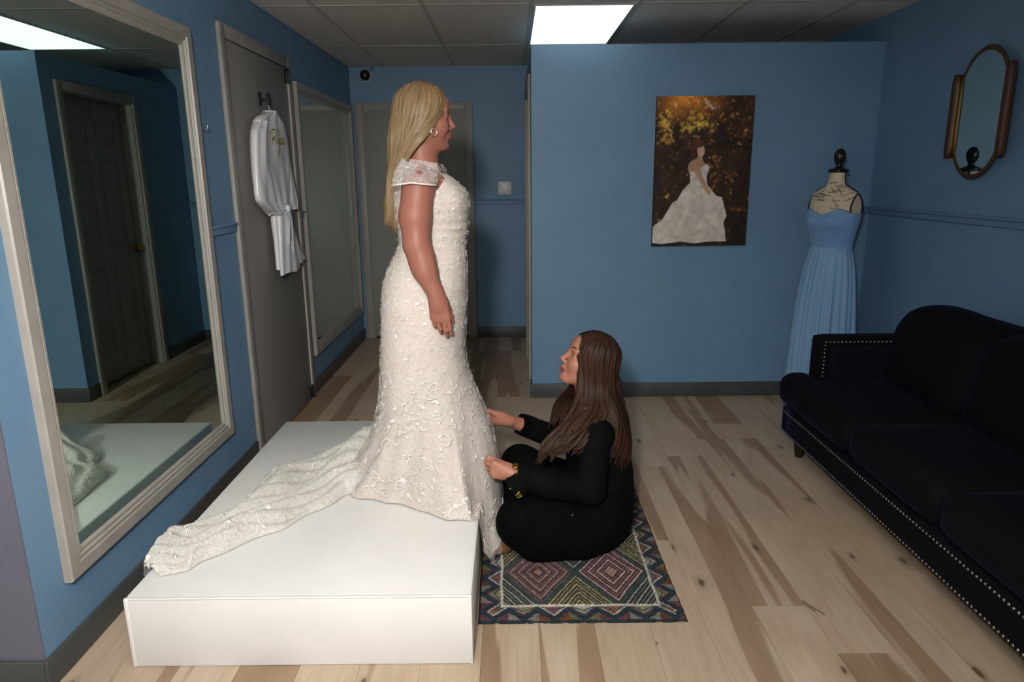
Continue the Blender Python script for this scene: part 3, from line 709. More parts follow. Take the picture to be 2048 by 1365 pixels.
# ------------------------------------------------------------------ satin robe on its hook
M_satin = mat('white_satin', (222, 222, 226), .28, spec=.6); add_bump(M_satin, coords(M_satin, (1, 1, .4)), 14, .35, .01, 2)
hk = empty('door_hook', (XL + .014, 4.06, 1.93)); tag(hk, 'black double hook on the grey door above the satin robe', 'hook')
box('back_plate', 0, .008, -.020, .020, -.035, .035, M_black, hk, .003)
box('hook_arm', .008, .052, -.006, .006, -.012, .000, M_black, hk, .002)
box('hook_tip', .046, .058, -.016, .016, -.035, .030, M_black, hk, .003)
hg = tube('clothes_hanger', crom([(-1.357, 4.062, 1.918), (-1.35, 4.075, 1.928), (-1.343, 4.062, 1.935), (-1.345, 4.05, 1.92), (-1.346, 4.055, 1.90), (-1.346, 4.055, 1.868), (-1.346, 3.95, 1.835), (-1.346, 3.86, 1.80), (-1.346, 3.95, 1.802), (-1.346, 4.16, 1.802), (-1.346, 4.245, 1.80), (-1.346, 4.16, 1.835), (-1.346, 4.055, 1.868)], 70), .003, mat('clear_plastic', (190, 190, 188), .2), None, 6)
tag(hg, 'pale plastic hanger inside the white satin robe', 'hanger')
rb = empty('robe', (XL + .06, 4.06, .95)); tag(rb, 'white satin robe with gold script hanging from the door hook', 'robe')
def cloth_loft(name, rows, xc, dep, m, parent, folds=.006, nf=7, seed=0, n=40, nz=50, open_=False):
    """rows: (z, y0, y1); ring is a flat lens of depth dep, folds run downwards"""
    R = sorted(rows, reverse=True); zs = np.linspace(R[0][0], R[-1][0], nz); Y = smooth_rows(rows, zs); V = []
    for i, z in enumerate(zs):
        y0, y1 = Y[i]; yc, hw = (y0 + y1) / 2, (y1 - y0) / 2
        t = i / (nz - 1)
        for k in range(n):
            a = 2 * PI * k / n; q = math.cos(a); s_ = math.sin(a)
            f = folds * math.sin(nf * q * 1.6 + seed + 1.3 * math.sin(t * 4 + seed)) + folds * .6 * math.sin(nf * 2.3 * q + seed * 2 + t * 5)
            d = dep * (abs(s_) ** .7) * (1 if s_ > 0 else -1) + f * abs(s_) ** .5
            V.append((xc + d, yc + q * hw, z + .006 * math.sin(q * 5 + seed) * t))
    Fc = grid_faces(nz, n, False, True).tolist() + [list(range(n))[::-1], [(nz - 1) * n + k for k in range(n)]]
    return rel(mk(name, V, Fc, m, parent, True), parent)
bod = cloth_loft('robe_body', [(1.865, 4.03, 4.09), (1.845, 3.97, 4.14), (1.815, 3.85, 4.25), (1.76, 3.81, 4.29), (1.65, 3.82, 4.30), (1.52, 3.86, 4.28), (1.42, 3.92, 4.25), (1.32, 3.985, 4.21)], -1.345, .034, M_satin, rb, .005, 5, 1)
cloth_loft('robe_skirt', [(1.335, 3.99, 4.21), (1.27, 3.98, 4.24), (1.18, 3.98, 4.32), (1.08, 3.975, 4.40), (.985, 3.975, 4.48)], -1.347, .028, M_satin, rb, .008, 7, 2.5)
cloth_loft('robe_skirt', [(1.32, 4.0, 4.16), (1.2, 3.98, 4.22), (1.08, 3.97, 4.26), (.955, 3.965, 4.30)], -1.325, .022, M_satin, rb, .006, 5, 4.1)
cloth_loft('sleeve', [(1.80, 3.83, 3.93), (1.74, 3.765, 3.93), (1.6, 3.735, 3.92), (1.45, 3.715, 3.96), (1.375, 3.725, 3.99), (1.32, 3.86, 4.01), (1.295, 3.95, 4.01)], -1.337, .032, M_satin, rb, .005, 3, .7)
cloth_loft('sleeve', [(1.79, 4.18, 4.27), (1.7, 4.19, 4.31), (1.55, 4.22, 4.35), (1.42, 4.25, 4.40), (1.36, 4.27, 4.43), (1.315, 4.33, 4.40)], -1.352, .026, M_satin, rb, .004, 3, 3.3)
cloth_loft('belt', [(1.352, 3.975, 4.215), (1.33, 3.97, 4.22), (1.312, 3.98, 4.215)], -1.345, .043, M_satin, rb, .003, 6, .2, nz=12)
rel(rbox('belt_knot', (-1.298, 4.10, 1.325), (.03, .05, .045), .014, M_satin, rb, n=8), rb)
for k, (ya, yb) in enumerate(((4.09, 4.06), (4.115, 4.14))):
    Vt, Ft = tube_geo(crom([(-1.296, ya, 1.32), (-1.29, ya + .3 * (yb - ya), 1.24), (-1.297, yb, 1.12 - .05 * k)], 20), .003, 8, r2=.014, N=[(1, 0, 0)] * 20); rel(mk('belt_end', Vt, Ft, M_satin, rb, True), rb)
# gold embroidered name on the robe front
strokes = [[(0, .45), (.02, .75), (.10, .95), (.22, .92), (.24, .72), (.12, .55), (.06, .5), (.16, .45), (.26, .25)],
           [(.09, .85), (.08, .5), (.05, .2)],
           [(.28, .52), (.30, .38), (.36, .34), (.42, .52), (.43, .58), (.41, .2), (.37, -.25), (.33, -.3), (.34, -.1), (.46, .3)],
           [(.46, .3), (.54, .75), (.56, .98), (.52, .98), (.51, .6), (.54, .3), (.60, .32)],
           [(.60, .36), (.68, .5), (.66, .6), (.61, .5), (.63, .32), (.72, .32)],
           [(.72, .36), (.80, .5), (.78, .62), (.73, .5), (.76, .32), (.84, .34), (.95, .44)]]
bb = bvh_of(bod); rb_off = Vector(rb.location); J = Join()
for st_ in strokes:
    P = crom([(-1.30, 3.955 + a * .26, 1.655 + b * .11) for a, b in st_], 34)
    D = drape(bb, P, (-1, 0, 0), .001)
    if len(D) > 4: Vt, Ft = tube_geo(D,   .0016, 5, r2=.0034, N=[(1, 0, 0)] * len(D)); J.add(Vt, Ft)
rel(J.build('gold_lettering', mat('gold_thread', (150, 128, 40), .35, .6), rb), rb)

# ------------------------------------------------------------------ organic surfaces: smooth-union field + surface nets
class Field:
    def __init__(s, lo, hi, h):
        s.h = h; s.lo = np.array(lo, float); n = (np.ceil((np.array(hi) - s.lo) / h)).astype(int) + 1; s.n = n
        s.D = np.full(n, .5, np.float32); s.ax = [(s.lo[i] + np.arange(n[i]) * h).astype(np.float32) for i in range(3)]
    def op(s, fn, lo, hi, k=.01, sub=False):
        m = k + 3 * s.h; a = np.maximum(np.floor((np.array(lo) - m - s.lo) / s.h).astype(int), 0); b = np.minimum(np.ceil((np.array(hi) + m - s.lo) / s.h).astype(int) + 1, s.n)
        if (b <= a).any(): return
        X, Y, Z = np.meshgrid(s.ax[0][a[0]:b[0]], s.ax[1][a[1]:b[1]], s.ax[2][a[2]:b[2]], indexing='ij', sparse=True)
        d = fn(X, Y, Z); V = s.D[a[0]:b[0], a[1]:b[1], a[2]:b[2]]
        if sub: hh = np.maximum(k - np.abs(V + d), 0) / k; V[...] = np.maximum(V, -d) + hh * hh * k * .25
        else: hh = np.maximum(k - np.abs(V - d), 0) / k; V[...] = np.minimum(V, d) - hh * hh * k * .25
    def cone(s, a, b, r1, r2, k=.01, sub=False):
        a = np.array(a, float); b = np.array(b, float); ab = b - a; L = ab @ ab + 1e-12
        def fn(X, Y, Z):
            t = np.clip(((X - a[0]) * ab[0] + (Y - a[1]) * ab[1] + (Z - a[2]) * ab[2]) / L, 0, 1)
            return np.sqrt((X - a[0] - t * ab[0]) ** 2 + (Y - a[1] - t * ab[1]) ** 2 + (Z - a[2] - t * ab[2]) ** 2) - (r1 + (r2 - r1) * t)
        r = max(r1, r2); s.op(fn, np.minimum(a, b) - r, np.maximum(a, b) + r, k, sub)
    def chain(s, pts, rs, k=.012):
        for i in range(len(pts) - 1): s.cone(pts[i], pts[i + 1], rs[i], rs[i + 1], k)
    def ell(s, c, r, M=None, k=.01, sub=False):
        c = np.array(c, float); M = np.eye(3) if M is None else M; r = np.array(r, float)
        def fn(X, Y, Z):
            x, y, z = X - c[0], Y - c[1], Z - c[2]; q = [x * M[0, i] + y * M[1, i] + z * M[2, i] for i in range(3)]
            k0 = np.sqrt(sum((q[i] / r[i]) ** 2 for i in range(3))); k1 = np.sqrt(sum((q[i] / r[i] ** 2) ** 2 for i in range(3))) + 1e-9
            return k0 * (k0 - 1) / k1
        e = np.sqrt(((M * r) ** 2).sum(1)); s.op(fn, c - e, c + e, k, sub)
    def plane_cut(s, p, n, lo, hi, k=.004):
        """remove the half-space on the +n side, inside the box lo..hi"""
        p = np.array(p, float); n = np.array(n, float); n /= np.linalg.norm(n)
        s.op(lambda X, Y, Z: -((X - p[0]) * n[0] + (Y - p[1]) * n[1] + (Z - p[2]) * n[2]) + 0 * (X + Y + Z), lo, hi, k, True)
    def mesh(s):
        D = s.D; h = s.h; I = D < 0
        c = [(i, j, k) for i in (0, 1) for j in (0, 1) for k in (0, 1)]
        def sl(A, o): return A[o[0]:A.shape[0] - 1 + o[0], o[1]:A.shape[1] - 1 + o[1], o[2]:A.shape[2] - 1 + o[2]]
        cnt = sum(sl(I, o).astype(np.int8) for o in c); act = np.argwhere((cnt > 0) & (cnt < 8))
        val = [D[act[:, 0] + o[0], act[:, 1] + o[1], act[:, 2] + o[2]] for o in c]; P = np.zeros((len(act), 3)); N = np.zeros(len(act))
        for i in range(8):
            for j in range(i + 1, 8):
                df_ = [c[j][q] - c[i][q] for q in range(3)]
                if sum(map(abs, df_)) != 1: continue
                m = (val[i] < 0) != (val[j] < 0); t = val[i][m] / (val[i][m] - val[j][m])
                P[m] += np.array(c[i]) + np.outer(t, df_); N[m] += 1
        P = (P / N[:, None] + act) * h + s.lo
        idx = np.full(np.array(D.shape) - 1, -1, np.int64); idx[act[:, 0], act[:, 1], act[:, 2]] = np.arange(len(act)); Q = []
        for ax in range(3):
            o = [0, 0, 0]; o[ax] = 1
            A = I[:I.shape[0] - o[0], :I.shape[1] - o[1], :I.shape[2] - o[2]]; B = I[o[0]:, o[1]:, o[2]:]
            e = np.argwhere(A != B); e = e[((e[:, (ax + 1) % 3] > 0) & (e[:, (ax + 2) % 3] > 0) & (e[:, (ax + 1) % 3] < idx.shape[(ax + 1) % 3]) & (e[:, (ax + 2) % 3] < idx.shape[(ax + 2) % 3]))]
            u = np.zeros(3, int); v = np.zeros(3, int); u[(ax + 1) % 3] = 1; v[(ax + 2) % 3] = 1
            q = np.stack([idx[tuple((e - u - v).T)], idx[tuple((e - v).T)], idx[tuple(e.T)], idx[tuple((e - u).T)]], 1)
            ins = I[tuple(e.T)]; q[~ins] = q[~ins][:, ::-1]; Q.append(q)
        return P, np.concatenate(Q)
    def build(s, name, mat, parent=None, it=1):
        P, Q = s.mesh()
        for _ in range(it):                     # light Laplacian polish
            A = np.zeros_like(P); n = np.zeros(len(P))
            for i in range(4):
                np.add.at(A, Q[:, i], P[Q[:, (i + 1) % 4]]); np.add.at(n, Q[:, i], 1); np.add.at(A, Q[:, i], P[Q[:, (i - 1) % 4]]); np.add.at(n, Q[:, i], 1)
            P = P * .5 + .5 * A / n[:, None]
        return mk(name, P, Q, mat, parent, True)
def unit(v): v = np.array(v, float); return v / np.linalg.norm(v)
def hand(F, W, d, n, t, curls=(.3, .5, .4), thumb=(.6, .7, .3), sc=1.0, spread=.0, palm=.082, thumbcurl=.3):
    """wrist W, d along the hand, n towards the palm side, t towards the thumb"""
    W = np.array(W, float); d = unit(d); n = np.array(n, float); n = unit(n - d * (n @ d)); t = unit(np.array(t, float) - d * (np.array(t) @ d) - n * (np.array(t) @ n)); s = sc
    offs = (.028, .0095, -.010, -.027); ln = ((.041, .025, .020), (.045, .028, .021), (.041, .027, .020), (.032, .020, .018)); rb_ = (.0088, .0090, .0085, .0076)
    pl_ = (palm, palm + .003, palm - .001, palm - .009)
    for i in range(4):
        K = W + d * pl_[i] * s + t * offs[i] * s
        F.cone(W + d * .012 * s + t * offs[i] * .62 * s + n * .001, K, .0150 * s, .0115 * s, .014)
        a = 0; p = K; dir0 = unit(d + t * spread * (offs[i] / .028))
        for q in range(3):
            cu = curls[i][q] if isinstance(curls[0], (tuple, list)) else curls[q]
            a += cu; v = dir0 * math.cos(a) + n * math.sin(a); e = p + v * ln[i][q] * s
            F.cone(p, e, (rb_[i] - .0008 * q) * s, (rb_[i] - .0008 * (q + 1) - (.0008 if q == 2 else 0)) * s, .0035)
            p = e
    B = W + d * .020 * s + t * .022 * s + n * .008 * s; v = unit(d * thumb[0] + t * thumb[1] + n * thumb[2])
    F.cone(B, B + v * .036 * s, .0150 * s, .0125 * s, .012); p = B + v * .036 * s
    for L, r1, r2 in ((.031, .0112, .0100), (.026, .0098, .0080)):
        v = unit(v * math.cos(thumbcurl) + d * math.sin(thumbcurl)); e = p + v * L * s; F.cone(p, e, r1 * s, r2 * s, .005); p = e
    F.cone(W - d * .02, W + d * .03, .021 * s, .024 * s, .02)
def head(F, C, M):
    """M columns: forward, left, up. C at ear level."""
    M = np.array(M, float).T if False else np.array(M, float)
    def T(x, y, z): return C + M @ np.array([x, y, z])
    F.ell(T(-.014, 0, .034), (.098, .074, .088), M, .02)
    F.ell(T(.030, 0, -.018), (.058, .058, .084), M, .03)
    F.ell(T(.052, 0, .055), (.044, .054, .046), M, .02)            # forehead
    for s in (-1, 1):
        F.cone(T(.002, s * .052, -.045), T(.062, s * .018, -.088), .022, .018, .03)   # jaw
        F.ell(T(.060, s * .034, -.024), (.028, .024, .027), M, .022)   # cheek
        F.cone(T(.088, s * .012, .034), T(.074, s * .046, .036), .0075, .008, .014)   # brow
        F.ell(T(.094, s * .031, .016), (.012, .017, .011), M, .012, True)             # socket
        F.cone(T(.0835, s * .018, .0235), T(.0795, s * .045, .0215), .0042, .0042, .006)   # upper lid
        F.cone(T(.082, s * .018, .0085), T(.078, s * .044, .0095), .0035, .0035, .006)
        F.ell(T(-.006, s * .076, -.002), (.017, .006, .030), M, .006)
        F.ell(T(.098, s * .0105, -.0255), (.009, .0065, .0065), M, .006)   # nostril wing
        F.cone(T(.0965, 0, -.0505), T(.085, s * .022, -.0535), .0052, .0028, .005)   # lips
        F.cone(T(.0950, 0, -.0615), T(.0845, s * .020, -.0575), .0062, .0028, .005)
    F.cone(T(.090, 0, .026), T(.107, 0, -.014), .0075, .0085, .012)
    F.ell(T(.111, 0, -.0185), (.0105, .0090, .0085), M, .008)
    F.cone(T(.080, 0, -.055), T(.084, 0, -.052), .018, .018, .015)
    F.ell(T(.078, 0, -.088), (.019, .021, .016), M, .02)               # chin
    F.cone(T(.088, .0, -.072), T(.088, .0, -.073), .004, .004, .02, True)
    return T
def face_parts(parent, T, M, iris, brow):
    M_w = mat('eye_white', (214, 208, 204), .2); M_i = mat('iris', iris, .2); M_l = mat('lash', (38, 26, 20), .7)
    mb = mat('brow_hair', brow, .8)
    for s in (-1, 1):
        c = T(.0735, s * .0315, .0155); V = []; r = .0125; nu, nv = 12, 16
        for i in range(nu + 1):
            a = PI * i / nu
            for j in range(nv): b = 2 * PI * j / nv; V.append(c + M @ np.array([r * math.cos(a), r * math.sin(a) * math.cos(b), r * math.sin(a) * math.sin(b)]))
        e = mk('eye', V, grid_faces(nu + 1, nv, False, True), [M_w, M_i, M_l], parent, True)
        for p in e.data.polygons:
            i = p.vertices[0] // nv; p.material_index = 2 if i < 1 else 1 if i < 3 else 0
        P = [T(.0885 - .010 * u * u, s * (.0185 + .027 * u), .0225 + .004 * math.sin(u * PI)) for u in np.linspace(0, 1, 8)]
        tube('eyelashes', P, .0014, M_l, e, 5)
        P = [T(.0945 - .018 * u * u, s * (.014 + .036 * u), .040 + .006 * math.sin(u * 2.2)) for u in np.linspace(0, 1, 9)]
        tube('eyebrow', P, [.0012] + [.0024] * 6 + [.0018, .0008], mb, parent, 6, N=[M[:, 0]] * 9, r2=[.001] + [.0034] * 6 + [.002, .001])
M_skin = mat('fair_skin', (148, 97, 82), .48, spec=.35); bs(M_skin).inputs['Subsurface Weight'].default_value = .12
bs(M_skin).inputs['Subsurface Radius'].default_value = (.012, .005, .003); bs(M_skin).inputs['Subsurface Scale'].default_value = .6
M_skin2 = M_skin.copy(); bs(M_skin2).inputs['Base Color'].default_value = (*lin((164, 112, 92)), 1)
M_lip = mat('lips', (146, 80, 74), .4); M_lip2 = mat('lips_dark', (128, 66, 60), .4)
def paint_lips(o, T, M, C):
    co = np.empty(len(o.data.vertices) * 3); o.data.vertices.foreach_get('co', co); co = co.reshape(-1, 3)
    L = (co - C) @ M; pc = np.array([L[list(p.vertices)].mean(0) for p in o.data.polygons]) if False else None
    qi = np.empty(len(o.data.polygons) * 4, int); o.data.polygons.foreach_get('vertices', qi); pc = L[qi.reshape(-1, 4)].mean(1)
    up = np.abs(pc[:, 2] + .056) < .0095 * (1 - (np.abs(pc[:, 1]) / .026) ** 2).clip(0, 1) ** .7; m = up & (np.abs(pc[:, 1]) < .025) & (pc[:, 0] > .078)
    o.data.polygons.foreach_set('material_index', m.astype(np.int32))
def hair_mat(name, c1, c2, c3_, rough=.42, root=(.62, .5, .42), spec=.4):
    m = mat(name, c1, rough, spec=spec); a = nd(m, 'ShaderNodeVertexColor'); a.layer_name = 'Col'; sp = nd(m, 'ShaderNodeSeparateColor'); lk(m, a.outputs[0], sp.inputs[0])
    # R = lock random, G = along, B = across : fine strands run along the lock
    cb = nd(m, 'ShaderNodeCombineXYZ'); m1 = nd(m, 'ShaderNodeMath', operation='MULTIPLY', i1=40.0); m2 = nd(m, 'ShaderNodeMath', operation='MULTIPLY', i1=14.0); m3 = nd(m, 'ShaderNodeMath', operation='MULTIPLY', i1=1.6)
    lk(m, sp.outputs[0], m1.inputs[0]); lk(m, sp.outputs[2], m2.inputs[0]); lk(m, sp.outputs[1], m3.inputs[0]); lk(m, m1.outputs[0], cb.inputs[0]); lk(m, m2.outputs[0], cb.inputs[1]); lk(m, m3.outputs[0], cb.inputs[2])
    n = nd(m, 'ShaderNodeTexNoise'); n.inputs['Scale'].default_value = 1.0; n.inputs['Detail'].default_value = 5; lk(m, cb.outputs[0], n.inputs['Vector'])
    col = ramp(m, n.outputs[0], [(.3, lin(c2)), (.5, lin(c1)), (.68, lin(c3_))]); rt = ramp(m, sp.outputs[1], [(.0, root), (.10, root), (.42, (1, 1, 1))]); mx = nd(m, 'ShaderNodeMix', data_type='RGBA', blend_type='MULTIPLY'); mx.inputs[0].default_value = 1; lk(m, col, mx.inputs[6]); lk(m, rt, mx.inputs[7]); col = mx.outputs[2]; lk(m, col, bs(m).inputs['Base Color'])
    b = nd(m, 'ShaderNodeBump'); b.inputs['Strength'].default_value = .5; b.inputs['Distance'].default_value = .002; lk(m, n.outputs[0], b.inputs['Height']); lk(m, b.outputs[0], bs(m).inputs['Normal'])
    return m
def locks(name, paths, m, parent, n=26, k=8):
    """paths: (points, width, thickness, outward normals per point)"""
    V = []; Fc = []; C = []; off = 0; rr = random.Random(3)
    for pts, w, th, nrm in paths:
        P = crom(pts, n); Nn = crom(nrm, n); t = np.linspace(0, 1, n)
        prof = np.minimum(1, .35 + t * 6) * np.clip((1.02 - t) * 7, .12, 1)
        Vt, Ft = tube_geo(P, th * prof, k, r2=w * prof, N=Nn); V.append(Vt); Fc += [[i + off for i in f] for f in Ft]; off += len(Vt)
        r = rr.random(); a = np.arange(k) * 2 * PI / k
        c = np.zeros((n, k, 3)); c[..., 0] = r; c[..., 1] = t[:, None]; c[..., 2] = (np.sin(a) * .5 + .5)[None]; C.append(c.reshape(-1, 3))
    o = mk(name, np.concatenate(V), Fc, m, parent, True)
    a = o.data.color_attributes.new('Col', 'FLOAT_COLOR', 'POINT'); C = np.concatenate(C); a.data.foreach_set('color', np.concatenate([C, np.ones((len(C), 1))], 1).astype(np.float32).ravel()); return o

# ------------------------------------------------------------------ the standing bride
GR = [(1.514, -.405, -.250, .150), (1.477, -.425, -.206, .158), (1.440, -.436, -.171, .162), (1.402, -.440, -.165, .160), (1.355, -.438, -.168, .150), (1.298, -.430, -.175, .136), (1.259, -.424, -.182, .130), (1.221, -.438, -.183, .133), (1.162, -.470, -.180, .156), (1.103, -.494, -.182, .176), (1.024, -.507, -.184, .185), (.923, -.513, -.191, .180), (.820, -.519, -.199, .176), (.736, -.524, -.189, .174)]
GY0 = 2.70
br = empty('person', (-.34, GY0, PZ)); tag(br, 'blonde woman standing on the platform in a white lace wedding gown', 'person')
yw = math.radians(13); BM = np.array([[math.cos(yw), -math.sin(yw), 0], [math.sin(yw), math.cos(yw), 0], [0, 0, 1]]); BC = np.array([-.322, 2.70, 1.702])
tl = math.radians(2); BM = BM @ np.array([[math.cos(tl), 0, math.sin(tl)], [0, 1, 0], [-math.sin(tl), 0, math.cos(tl)]])
F = Field((-.60, 2.36, PZ - .004), (-.10, 3.04, 1.90), .004)
T = head(F, BC, BM)
F.cone(T(-.022, 0, -.045), (-.345, 2.70, 1.52), .052, .058, .03)
F.cone(T(-.012, 0, -.055), (-.325, 2.70, 1.50), .042, .06, .03)
def slab(X, Y, Z):
    zz = np.clip(Z, .74, 1.50); R = np.array(sorted(GR)); b = np.interp(zz, R[:, 0], R[:, 1]); f = np.interp(zz, R[:, 0], R[:, 2]); ry = np.interp(zz, R[:, 0], R[:, 3]) - .012
    rx = (f - b) / 2 - .012; q = np.sqrt(((X - (b + f) / 2) / rx) ** 2 + ((Y - GY0) / ry) ** 2) - 1
    return np.maximum(q * np.minimum(rx, ry), np.maximum(Z - 1.475, .80 - Z)) + 0 * X
F.op(slab, (-.53, 2.5, .78), (-.15, 2.9, 1.5), .03)
F.cone((-.335, 2.545, 1.468), (-.335, 2.855, 1.468), .050, .050, .04)
F.cone((-.30, 2.60, 1.465), (-.30, 2.80, 1.465), .060, .060, .04)
ar = [(-.330, 2.525, 1.462), (-.342, 2.502, 1.36), (-.339, 2.488, 1.26), (-.311, 2.482, 1.165), (-.276, 2.482, 1.078)]
F.chain(ar, [.060, .0575, .0475, .042, .030], .016); F.ell((-.322, 2.485, 1.205), (.046, .042, .06), None, .02)
hand(F, (-.2725, 2.482, 1.072), (.12, .01, -.99), (.06, 1, 0), (1, -.12, .1), ((.10, .55, .5), (.14, .6, .5), (.2, .65, .5), (.26, .7, .5)), (.85, .15, .45), 1.02)
far = [(-.330, 2.875, 1.462), (-.335, 2.90, 1.36), (-.325, 2.915, 1.26), (-.29, 2.915, 1.165), (-.26, 2.91, 1.078)]
F.chain(far, [.056, .051, .042, .038, .0275], .016)
hand(F, (-.257, 2.91, 1.072), (.12, -.01, -.99), (.06, -1, 0), (1, .12, .1), (.5, .8, .6), (.85, .15, .45), .98)
for s in (-1, 1):
    F.chain([(-.345, 2.70 + s * .075, .92), (-.335, 2.70 + s * .07, .60), (-.36, 2.70 + s * .065, .34)], [.10, .062, .042], .03)
    F.cone((-.37, 2.70 + s * .065, .335), (-.27, 2.70 + s * .07, .275), .034, .028, .03); F.cone((-.27, 2.70 + s * .07, .272), (-.235, 2.70 + s * .07, .268), .028, .022, .02)
body = F.build('body', [M_skin, M_lip], br); rel(body, br); paint_lips(body, T, BM, BC)
face_parts(br, T, BM, (70, 84, 70), (112, 84, 58))
for c in br.children:
    if c.name.startswith(('eye', 'brow')): rel(c, br)
for s, nm_ in ((-1, 1), (1, 1)):
    c = T(.028, s * .081, -.046); P = [c + BM @ np.array([.011 * math.cos(a), .0, .0125 * math.sin(a)]) for a in np.linspace(0, 2 * PI, 25)[:-1]]
    Vt, Ft = tube_geo(P, .0022, 8, closed=True); rel(mk('earring', Vt, Ft, M_silver, br, True), br)
# blonde hair: locks from the parting over the skull and down the back
def bride_hair():
    rr = random.Random(21); paths = []
    W = lambda x, y, z: T(x, y, z)
    def skull(ph, th, g=1.0):        # ph 0 front..pi back in plan, th 0 top..1 ear level
        x = -.012 + .104 * g * math.cos(ph) * math.sin(th * PI / 2) ; y = .083 * g * math.sin(ph) * math.sin(th * PI / 2); z = .036 + .099 * g * math.cos(th * PI / 2) ; return x, y, z
    for layer in range(3):
        g = 1.0 - .03 * layer; n = 46
        for s in (-1, 1):
            for i in range(n):
                a = (i + rr.random() * .8) / n                # 0 front .. 1 back
                ph = .36 + a * (PI - .38)
                x0 = .068 - .135 * a
                z0 = .036 + .101 * g * math.sqrt(max(.05, 1 - ((x0 + .012) / .108) ** 2)); pm = (x0 * .97, s * .030, z0 - .006)
                p0 = (x0, s * .003, z0); 
                x, y, z = skull(ph, .42, g); p1 = (x * .85 + x0 * .15, s * y, z)
                x, y, z = skull(ph, .72, g); p2 = (x, s * y, z)
                x, y, z = skull(ph + .10 * (1 - a), 1.0, g); p3 = (x - .010 * (1 - a), s * (y + .004), z - .01)
                back = -.055 - .072 * a
                p4 = (back + .045 * (1 - a), s * (.076 * (1 - a) + .034 * a + .012), -.06)
                p5 = (-.075 - .055 * a, s * (.060 - .03 * a) - .0, -.145)
                lx = -.100 - .035 * a - .0; L = -.385 - rr.random() * .028 + .02 * a
                p6 = (-.095 - .045 * a, s * .045 * (1 - a * .5), -.24); p7 = (lx - .008, s * .036 * (1 - a * .4) - .012, L)
                pts = [W(*(np.array(p) + np.array([rr.uniform(-.002, .002) for _ in range(3)]))) for p in (p0, pm, p1, p2, p3, p4, p5, p6, p7)]
                nr = [BM @ np.array(v) for v in ((0, s * .1, 1), (0, s * .3, .95), (x1n(p1)), x1n(p2), x1n(p3), x1n(p4), x1n(p5), x1n(p6), x1n(p7))]
                paths.append((pts, rr.uniform(.008, .013), rr.uniform(.0028, .0045), nr))
    return paths
def x1n(p): v = np.array([p[0] + .02, p[1], max(p[2], 0) * .8]); return v / (np.linalg.norm(v) + 1e-9)
M_blond = hair_mat('blonde_hair', (124, 101, 72), (88, 69, 48), (156, 133, 98))
hr = locks('hair', bride_hair(), M_blond, br); rel(hr, br)
F = Field((-.56, 2.56, 1.22), (-.20, 2.84, 1.88), .005)      # inner mass of the hair
F.ell(T(-.024, 0, .030), (.092, .078, .096), BM, .02)
F.chain([T(-.045, 0, .0), T(-.075, 0, -.08), T(-.105, 0, -.18), T(-.128, 0, -.30), T(-.14, -.01, -.375)], [.060, .044, .030, .022, .015], .02)
for s in (-1, 1): F.chain([T(-.04, s * .038, .0), T(-.07, s * .036, -.08), T(-.105, s * .022, -.2)], [.030, .022, .016], .02)
F.plane_cut(T(.035, 0, .05), BM @ np.array([1, 0, -.75]), T(.1, 0, .0) - .15, T(.1, 0, 0) + .15)
M_blond_in = mat('blonde_hair_inner', (112, 88, 60), .6); o = F.build('hair_mass', M_blond_in, hr)

